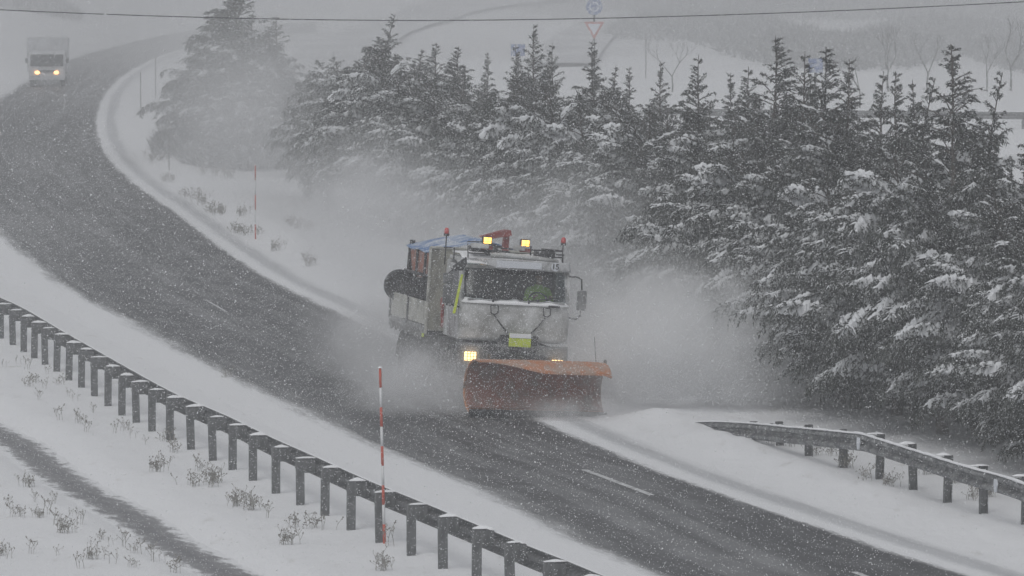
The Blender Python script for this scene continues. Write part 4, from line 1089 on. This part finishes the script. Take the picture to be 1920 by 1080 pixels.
for x, z in ((-.565, 3.29), (.235, 3.275)):
    mb = MB(); mb.box((x, .56, z), (.20, .12, .16), .025); h = mb.done('lamp_housing', 'black', bar)
    mb = MB(); mb.sheet(lambda u, v: (x + (u - .5) * .155, .497 - .02 * math.sin(u * 3.14) * math.sin(v * 3.14), z + (v - .5) * .12), 6, 6, .01, n=(0, -1, 0)); g = mb.done('amber_lens', 'glow', h)
    mb = MB(); mb.box((x, .47, z), (.006, .01, .14)); mb.box((x, .47, z - .02), (.18, .01, .006)); mb.done('lamp_guard', 'black', h)
    mb = MB(); mb.box((x + .02, .60, z - .15), (.22, .10, .08), .02); mb.done('lamp_bracket', 'red', h)
mb = MB(); mb.prism([(-.54, 3.33), (.0, 3.50), (.10, 3.49), (.13, 3.38), (-.40, 3.27)], 1.25, 1.42, 'y'); mb.prism([(.02, 3.40), (.12, 3.40), (.12, 2.6), (.0, 2.6)], 1.42, 1.58, 'y'); mb.done('folded_crane_arm', 'red', R_)
for x, z0, z1 in ((-1.31, 3.08, 3.33), (1.16, 3.05, 3.26)):
    mb = MB(); mb.tube([(x, 1.0, z0 - .35), (x, 1.0, z1)], .013, 6); mb.tube([(x * .86, 1.0, z0), (x * 1.03, 1.0, z0)], .016, 6); mb.tube([(x * .86, 1.0, 2.85), (x * .86, 1.0, z0)], .013, 6); mb.lathe([(.055, z1 - .01), (.06, z1 + .03), (.05, z1 + .035)], (x, 1.0, 0), 'z', 12)
    st = mb.done('beacon_stalk', 'black', R_)
    mb = MB(); mb.lathe([(.048, z1 + .03), (.052, z1 + .07), (.045, z1 + .13), (.02, z1 + .155)], (x, 1.0, 0), 'z', 16); mb.done('beacon', 'beacon', st)
# chassis, wheels
mb = MB()
for s in (-1, 1): mb.box((s * .42, 3.0, .88), (.09, 6.2, .24), .01)
for y in (1.0, 2.6, 4.2, 5.8): mb.box((0, y, .86), (.8, .1, .18))
mb.box((0, .5, 1.05), (1.6, 1.0, .36), .05); mb.box((-.85, 2.35, .75), (.5, .9, .5), .06); mb.box((.85, 2.35, .75), (.5, .9, .5), .06)
mb.done('chassis', 'black', R_)
for s in (-1, 1):
    wheel(R_, (s * .98, .95, .50), .50, .30)
    wheel(R_, (s * .90, 4.75, .50), .50, .56)
    mb = MB(); n = 14
    mb.sheet(lambda u, v: (s * (.80 + .34 * v), .95 - .60 * math.cos(u * math.pi), .52 + .60 * math.sin(u * math.pi)), n, 2, .03); mb.done('mudguard', 'black', R_)
    mb = MB(); mb.sheet(lambda u, v: (s * (.62 + .58 * v), 4.75 - .62 * math.cos(u * math.pi), .52 + .62 * math.sin(u * math.pi)), n, 2, .03); mb.done('mudguard', 'black', R_)
mb = MB(); mb.box((-.98, 2.05, 1.72), (.18, .12, .30), .03); mb.box((-1.06, 1.85, 1.9), (.14, .2, .22), .04); mb.box((-.95, 2.0, 1.5), (.22, .2, .26), .04); mb.done('red_pump_unit', 'red', R_)
# load body: headboard, dropsides, hopper, tarpaulin
mb = MB(); mb.box((0, 2.62, 2.13), (2.46, .05, 1.72), .01); hb = mb.done('headboard', 'cream', R_)
mb = MB(); mb.box((-1.245, 2.585, 2.10), (.05, .05, 1.80), .01); mb.box((1.245, 2.585, 2.10), (.05, .05, 1.80), .01); mb.box((0, 2.585, 2.995), (2.5, .05, .05), .01)
for x in (-.75, -.25, .25, .75): mb.box((x, 2.585, 2.12), (.05, .04, 1.66))
mb.done('headboard_frame', 'board', hb)
mb = MB(); mb.box((0, 4.3, 1.22), (2.44, 3.3, .10), .01); mb.done('load_floor', 'black', R_)
for s in (-1, 1):
    for y0, y1 in ((2.68, 4.22), (4.32, 5.85)):
        mb = MB(); mb.box((s * 1.235, (y0 + y1) / 2, 1.62), (.035, y1 - y0 - .03, .48), .008)
        mb.done('dropside', 'board', R_)
    for yy in (4.27, 5.90): MB().box((s * 1.245, yy, 1.60), (.06, .09, .60), .01).done('side_post', 'black', R_)
    mb = MB(); mb.box((s * 1.235, 4.28, 1.30), (.05, 3.26, .12), .01)
    for k in range(22): mb.box((s * 1.245, 2.78 + k * .147, 1.22 - .02 * (k % 3)), (.05, .05, .13 + .03 * ((k * 7) % 3)), .01)
    mb.done('side_rail', mat('lashing_rail', (.20, .20, .20), .8, dirt=(.45, .46, .47), dscale=10), R_)
    mb = MB(); mb.box((s * 1.265, 2.72, 1.16), (.02, .14, .07)); mb.done('marker_reflector', 'lime', R_)
mb = MB(); mb.box((0, 5.92, 1.62), (2.4, .04, .5), .01); mb.done('tailboard', 'board', R_)
mb = MB(); mb.prism([(-1.08, 2.82), (1.08, 2.82), (1.02, 2.38), (.45, 1.45), (-.45, 1.45), (-1.02, 2.38)], 2.75, 5.1, 'y'); hop = mb.done('salt_hopper', 'hopper', R_)
mb = MB()
for y in (2.85, 3.6, 4.35, 5.1): mb.tube([(-1.12, y, 1.3), (-1.10, y, 2.85)], .03, 6); mb.tube([(1.12, y, 1.3), (1.10, y, 2.85)], .03, 6)
mb.tube([(-1.12, 2.8, 2.36), (-1.12, 5.3, 2.36)], .035, 6); mb.tube([(1.12, 2.8, 2.36), (1.12, 5.3, 2.36)], .035, 6)
mb.box((-1.0, 5.30, 2.15), (.10, .10, 1.7), .01); mb.box((1.0, 5.30, 2.15), (.10, .10, 1.7), .01)
mb.box((-.80, 3.6, 2.02), (.42, 1.6, .56), .08); mb.box((-.85, 4.8, 1.95), (.36, .7, .6), .1)
mb.done('hopper_frame', 'black', R_)
mb = MB(); mb.sheet(lambda u, v: ((2 * u - 1) * 1.14, 2.68 + 2.6 * v, 3.17 - .30 * abs(2 * u - 1) ** 1.15 + .02 * math.sin(14 * v + 5 * u)), 22, 14, .02, n=(0, 0, 1)); mb.done('tarpaulin', 'blue', R_)
tk = MB().lathe([(.30, -.14), (.34, -.10), (.34, .10), (.30, .14)], (0, 0, 0), 'y', 30).done('round_tank', 'black', R_); tk.location = (-1.10, 5.75, 2.00)
mb = MB(); mb.tube([(-.6, 5.75, 2.0), (-1.1, 5.75, 2.0)], .05, 8); mb.lathe([(.05, -.16), (.05, .16)], (-1.10, 5.75, 2.0), 'y', 10); mb.done('tank_mount', 'steel', R_)
mb = MB(); mb.box((0, 6.15, 1.0), (.5, .4, .7), .05); mb.lathe([(.3, .42), (.3, .46)], (0, 6.35, 0), 'z', 20); mb.tube([(0, 6.3, .7), (0, 6.35, .45)], .06, 8); mb.done('salt_spreader', 'black', R_)

# plough blade: moldboard whose curl grows towards the discharge end
BL = empty('plough_blade', (-.05, -3.15, .0), (0, 0, math.radians(15))); BL.parent = R_
def blade_pt(u, v):
    x = -1.72 + 3.12 * u
    a = min(1, max(0, (u - .02) / .42)); a = a * a * (3 - 2 * a)     # how far the curl comes over
    endw = max(0, (u - .82) / .18)
    x -= .42 * endw * max(0, v - .45) ** 1.3 * 2.0
    Rr = .54
    # arc: from the bottom lip (v=0) round the back to the crest and over
    ang0, ang1 = math.radians(-68), math.radians(106 + 36 * a)
    t = ang0 + (ang1 - ang0) * v
    cx, cz = -.10, .58
    y = -(cx - Rr * math.cos(t) * .78) - .42; z = cz + Rr * math.sin(t) * (1.0 + .02 * a)
    y = cx + Rr * .78 * math.cos(t)
    if t > math.pi / 2: y -= .32 * a * (t - math.pi / 2) ; z += .02 * a * (t - math.pi / 2)
    z -= .05 * endw ** 1.5 * max(0, v - .5) * 2
    return (x, y, z)
mb = MB(); mb.sheet(blade_pt, 56, 36, .022)
mo = mb.done('moldboard', 'orange', BL)
# red worn inner face laid 3 mm proud of the moldboard
def blade_in(u, v):
    u2 = .008 + u * .984; v2 = .07 + v * .90
    p = Vector(blade_pt(u2, v2)); d = 1e-3
    a = Vector(blade_pt(min(1, u2 + d), v2)) - Vector(blade_pt(u2 - d, v2)); b = Vector(blade_pt(u2, v2 + d)) - Vector(blade_pt(u2, v2 - d))
    n = a.cross(b).normalized()
    c = Vector((p.x, -.15, .58)); 
    if n.dot(c - p) < 0: n = -n
    return p + n * INOFF
INOFF = .004
# which side carries the sheet's thickness decides the inner offset
INOFF = .030
mb = MB(); mb.sheet(blade_in, 50, 30, .003); mb.done('inner_face', 'redin', BL)
mb = MB()
for k in range(12): mb.lathe([(.018, -.03), (.018, .0)], (-1.60 + k * .27, .045, .09), 'y', 6)
mb.box((-.16, .047, .052), (3.0, .006, .012)); mb.done('edge_bolts', 'steel', BL)
mb = MB(); mb.tube([blade_pt(0.0, k / 20) for k in range(21)], .022, 6); mb.done('end_rim', 'orange', BL)
mb = MB(); mb.tube([blade_pt(u / 30, 1.0) for u in range(0, 31)], .018, 6); mb.done('lip_bar', 'orange', BL)
mb = MB(); mb.sheet(lambda u, v: (-1.72 + 3.12 * u, .07 - .02 * v, -.03 + .17 * v), 20, 2, .04, n=(0, 1, 0)); mb.done('cutting_edge', 'black', BL)
mb = MB()
for x in (-1.2, -.4, .4, 1.1): mb.prism([(.30, .10), (.40, .5), (.34, .98), (.28, .98), (.33, .5), (.24, .12)], x - .02, x + .02, 'x')
mb.box((0, .42, .55), (2.6, .1, .12), .01); mb.done('back_ribs', 'orange', BL)
mb = MB(); mb.lathe([(.03, .98), (.035, 1.05), (.032, 1.17), (.015, 1.19)], (1.30, .05, 0), 'z', 12); mb.done('edge_marker', 'black', BL)
mb = MB(); mb.tube([(1.22, .25, 1.0), (1.15, .28, 1.62)], .006, 5); mb.done('marker_whip', 'black', BL)
mb = MB()
for s in (-1, 1): mb.tube([(s * .45, 0.0, .78), (s * .55, -1.0, .55), (s * .5, -2.25, .55)], .05, 8)
mb.tube([(0, .0, 1.05), (0, -2.1, .75)], .06, 8); mb.box((0, -.35, .75), (1.2, .3, .6), .03); mb.done('lift_frame', 'black', R_)

# driver, sitting in the cab on the image right
def driver():
    me = bpy.data.meshes.new('person')
    bm = bmesh.new(); sk = bm.verts.layers.skin.verify()
    J = {}
    def v(nm, co, r, par=None, root=False):
        q = bm.verts.new(co); q[sk].radius = (r, r * .85) if not isinstance(r, tuple) else r; q[sk].use_root = root; J[nm] = q
        if par: bm.edges.new((J[par], q))
    v('pelvis', (0, 0, .10), (.16, .13), None, True); v('waist', (0, 0, .28), (.15, .11), 'pelvis'); v('chest', (0, -.02, .48), (.18, .12), 'waist'); v('neckb', (0, -.03, .62), (.08, .07), 'chest')
    v('neck', (0, -.04, .68), .055, 'neckb'); v('jaw', (0, -.075, .745), (.07, .085), 'neck'); v('face', (0, -.065, .82), (.078, .10), 'jaw'); v('crown_', (0, -.05, .89), (.07, .088), 'face')
    for s, n_ in ((-1, 'l'), (1, 'r')):
        v('sh' + n_, (s * .20, -.02, .57), .065, 'chest'); v('el' + n_, (s * .27, -.12, .33), .048, 'sh' + n_); v('fa' + n_, (s * .22, -.28, .36), .038, 'el' + n_); v('wr' + n_, (s * .17, -.38, .42), .028, 'fa' + n_)
        v('pa' + n_, (s * .16, -.44, .45), (.036, .02), 'wr' + n_)
        for k, (dx, dz) in enumerate(((-.024, .0), (-.008, .006), (.008, .005), (.024, -.002))):
            a, b = 'f%s%d' % (n_, k), 'g%s%d' % (n_, k)
            v(a, (s * (.16 + dx), -.495 - .004 * (k in (1, 2)), .47 + dz), .009, 'pa' + n_); v(b, (s * (.16 + dx), -.51, .44 + dz), .008, a)
        v('th' + n_, (s * .125, -.46, .465), .010, 'pa' + n_); v('ti' + n_, (s * .115, -.495, .475), .009, 'th' + n_)
        v('kn' + n_, (s * .14, -.48, .12), .065, 'pelvis'); v('an' + n_, (s * .14, -.52, -.28), .045, 'kn' + n_); v('to' + n_, (s * .14, -.66, -.32), .035, 'an' + n_)
    bm.to_mesh(me); bm.free()
    o = link('person', me, 'skin'); 
    m = o.modifiers.new('s', 'SKIN'); m.use_smooth_shade = True; m2 = o.modifiers.new('d', 'SUBSURF'); m2.levels = 1; m2.render_levels = 1
    bpy.context.view_layer.update()
    me2 = bpy.data.meshes.new_from_object(o.evaluated_get(bpy.context.evaluated_depsgraph_get())); o.modifiers.clear(); o.data = me2
    # face: nose and mouth ridges, ears
    bm = bmesh.new(); bm.from_mesh(me2)
    co = [(w.co.copy(), w.normal.copy(), w.index) for w in bm.verts]
    bm.free()
    mb = MB(); mb.box((0, -.155, .825), (.022, .03, .04), .008); mb.box((0, -.15, .775), (.045, .012, .012), .004)
    for s in (-1, 1): mb.box((s * .078, -.055, .82), (.014, .03, .055), .006)
    mb.done('face_features', 'skin', o)
    mb = MB()
    for s in (-1, 1): mb.lathe([(.002, -.008), (.011, -.004), (.011, .004)], (s * .03, -.148, .845), 'y', 10)
    mb.done('eyes', 'hair', o)
    hb = MB(); hb.sheet(lambda u, v: (.088 * math.cos(u * 6.283) * math.cos(v * 1.5), -.045 + .108 * math.sin(u * 6.283) * math.cos(v * 1.5), .862 + .10 * math.sin(v * 1.5)), 20, 7, .012); hb.done('hair', 'hair', o)
    # clothing follows the body: offset copies of the torso, sleeves and legs
    def cloth(name, m_, cond, off):
        bm = bmesh.new(); bm.from_mesh(me2); bm.normal_update()
        bmesh.ops.delete(bm, geom=[f for f in bm.faces if not cond(f.calc_center_median())], context='FACES')
        for w in bm.verts: w.co += w.normal * off
        k = bpy.data.meshes.new(name); bm.to_mesh(k); bm.free(); return link(name, k, m_, o)
    cloth('hi_vis_jacket', 'hivis', lambda c: c.z > .16 and c.z < .665 and not (c.y < -.39) and not (abs(c.x) < .3 and c.y < -.36 and c.z < .25), .018)
    cloth('trousers', 'navy', lambda c: c.z <= .17, .014)
    return o
P_ = driver()
tm = Matrix.Translation(TRUCK.location) @ Matrix.Rotation(YAW, 4, 'Z') @ Matrix.Rotation(ROLL, 4, 'Y')
P_.matrix_world = tm @ Matrix.Translation((.66, .90, 1.76))
tag(P_, 'driver in a green hi-vis jacket seated at the wheel behind the plough truck windscreen', 'person')

# ---------------------------------------------------------------- thrown and blown snow, and the snowy air
def spray(name, c, r, dens, ns=1.2, rz=0.0, power=1.6, lo=.38, hi=.62, seed=0.0, ry=0.0, col=.93):
    bm = bmesh.new(); bmesh.ops.create_icosphere(bm, subdivisions=3, radius=1.0)
    me = bpy.data.meshes.new(name); bm.to_mesh(me); bm.free()
    m = bpy.data.materials.new(name); m.use_nodes = True
    n, l = m.node_tree.nodes, m.node_tree.links
    n.remove(n["Principled BSDF"])
    pv = n.new("ShaderNodeVolumePrincipled"); pv.inputs["Color"].default_value = (col, col * 1.005, col * 1.015, 1); pv.inputs["Anisotropy"].default_value = 0.1
    tc = n.new("ShaderNodeTexCoord"); ln = n.new("ShaderNodeVectorMath"); ln.operation = 'LENGTH'; l.new(tc.outputs["Object"], ln.inputs[0])
    mp = n.new("ShaderNodeMapping"); mp.inputs["Scale"].default_value = r; mp.inputs["Location"].default_value = (seed, seed * 2, 0); l.new(tc.outputs["Object"], mp.inputs[0])
    t = n.new("ShaderNodeTexNoise"); t.inputs["Scale"].default_value = ns; t.inputs["Detail"].default_value = 4; t.inputs["Roughness"].default_value = .6; l.new(mp.outputs[0], t.inputs["Vector"])
    f = n.new("ShaderNodeMapRange"); f.interpolation_type = 'SMOOTHSTEP'; l.new(ln.outputs["Value"], f.inputs[0]); f.inputs[1].default_value = 1.0; f.inputs[2].default_value = 0.0
    pw = n.new("ShaderNodeMath"); pw.operation = 'POWER'; l.new(f.outputs[0], pw.inputs[0]); pw.inputs[1].default_value = power
    g = n.new("ShaderNodeMapRange"); g.interpolation_type = 'SMOOTHSTEP'; l.new(t.outputs[0], g.inputs[0]); g.inputs[1].default_value = lo; g.inputs[2].default_value = hi; g.inputs[3].default_value = .15; g.inputs[4].default_value = 1
    mu = n.new("ShaderNodeMath"); mu.operation = 'MULTIPLY'; l.new(pw.outputs[0], mu.inputs[0]); l.new(g.outputs[0], mu.inputs[1])
    m2 = n.new("ShaderNodeMath"); m2.operation = 'MULTIPLY'; l.new(mu.outputs[0], m2.inputs[0]); m2.inputs[1].default_value = dens
    l.new(m2.outputs[0], pv.inputs["Density"]); l.new(pv.outputs[0], n["Material Output"].inputs["Volume"])
    me.materials.append(m); o = link(name, me, None); o.location = c; o.scale = r; o.rotation_euler = (0, ry, rz); return tag(o, kind='stuff')
spray('snow_plume', (3.8, 119.6, 1.1), (3.9, 3.0, 2.35), 4.5, 1.1, seed=1, col=.99)
spray('snow_plume', (2.6, 123.8, 1.3), (3.3, 3.2, 2.3), 2.6, 1.0, seed=4, col=.99)
spray('snow_plume', (1.1, 117.2, .15), (1.9, 1.2, .55), 1.6, 1.6, seed=5, col=.99)
spray('snow_plume', (-1.9, 119.4, .45), (2.2, 2.6, 1.4), 1.8, 1.2, seed=2, col=.985)
spray('snow_plume', (-2.6, 127.0, .8), (2.3, 8, 1.9), .7, .9, rz=.2, seed=3, col=.985)
spray('blown_snow', (-3.5, 156.0, 1.6), (3.5, 28, 3.4), .28, .45, rz=.14, seed=6, col=.975)
spray('blown_snow', (1.2, 133.0, 2.0), (5.2, 12, 3.6), .24, .5, rz=.1, seed=8, col=.975)
spray('blown_snow', (-9.0, 200.0, 2.5), (6.5, 36, 6.0), .085, .2, rz=.1, seed=9, col=.95)
spray('blown_snow', (-20.0, 400.0, 4.0), (170.0, 215, 24.0), .014, .02, seed=10, col=.82, power=.6)
# coarse lumps and grains flung out at the plume's edge
n = 60000
a = rg.uniform(0, 6.283, n); rr = np.abs(rg.normal(0.72, .34, n)); el = rg.uniform(-.25, 1.5, n)
C2 = np.stack([3.3 + 2.3 * rr * np.cos(a) * np.cos(el * .5) + .9 * (rr > .8), 119.6 + 1.8 * rr * np.sin(a), .25 + 1.75 * rr * np.sin(np.abs(el)) * rg.uniform(.3, 1.15, n)], -1)
m_ = 26000; C2 = np.vstack([C2, np.stack([rg.normal(5.1, .75, m_), rg.normal(119.3, .8, m_), rg.normal(1.45, .75, m_)], -1)])
C2 = C2[C2[:, 2] > .03]
flakes('thrown_snow', C2, np.clip(rg.lognormal(math.log(.0068), .35, len(C2)), .003, .016), 2)
n = 16000
C3 = np.stack([rg.normal(-1.0, 1.3, n), rg.normal(119.8, 1.8, n), np.abs(rg.normal(0, .8, n)) + .04], -1)
flakes('thrown_snow', C3, np.clip(rg.lognormal(math.log(.006), .3, n), .003, .014), 3)

# the air itself
HZ = 0.0016
mb = MB(); mb.box((0, 0, 12.0), (3100, 3100, 30.0)); hz = mb.done('haze', None)
m = bpy.data.materials.new('snowy_air'); m.use_nodes = True; nn, l = m.node_tree.nodes, m.node_tree.links
nn.remove(nn["Principled BSDF"]); pv = nn.new("ShaderNodeVolumePrincipled"); pv.inputs["Color"].default_value = (.76, .77, .785, 1); pv.inputs["Density"].default_value = HZ; pv.inputs["Anisotropy"].default_value = 0.0
l.new(pv.outputs[0], nn["Material Output"].inputs["Volume"]); hz.data.materials.append(m); tag(hz, kind='stuff')
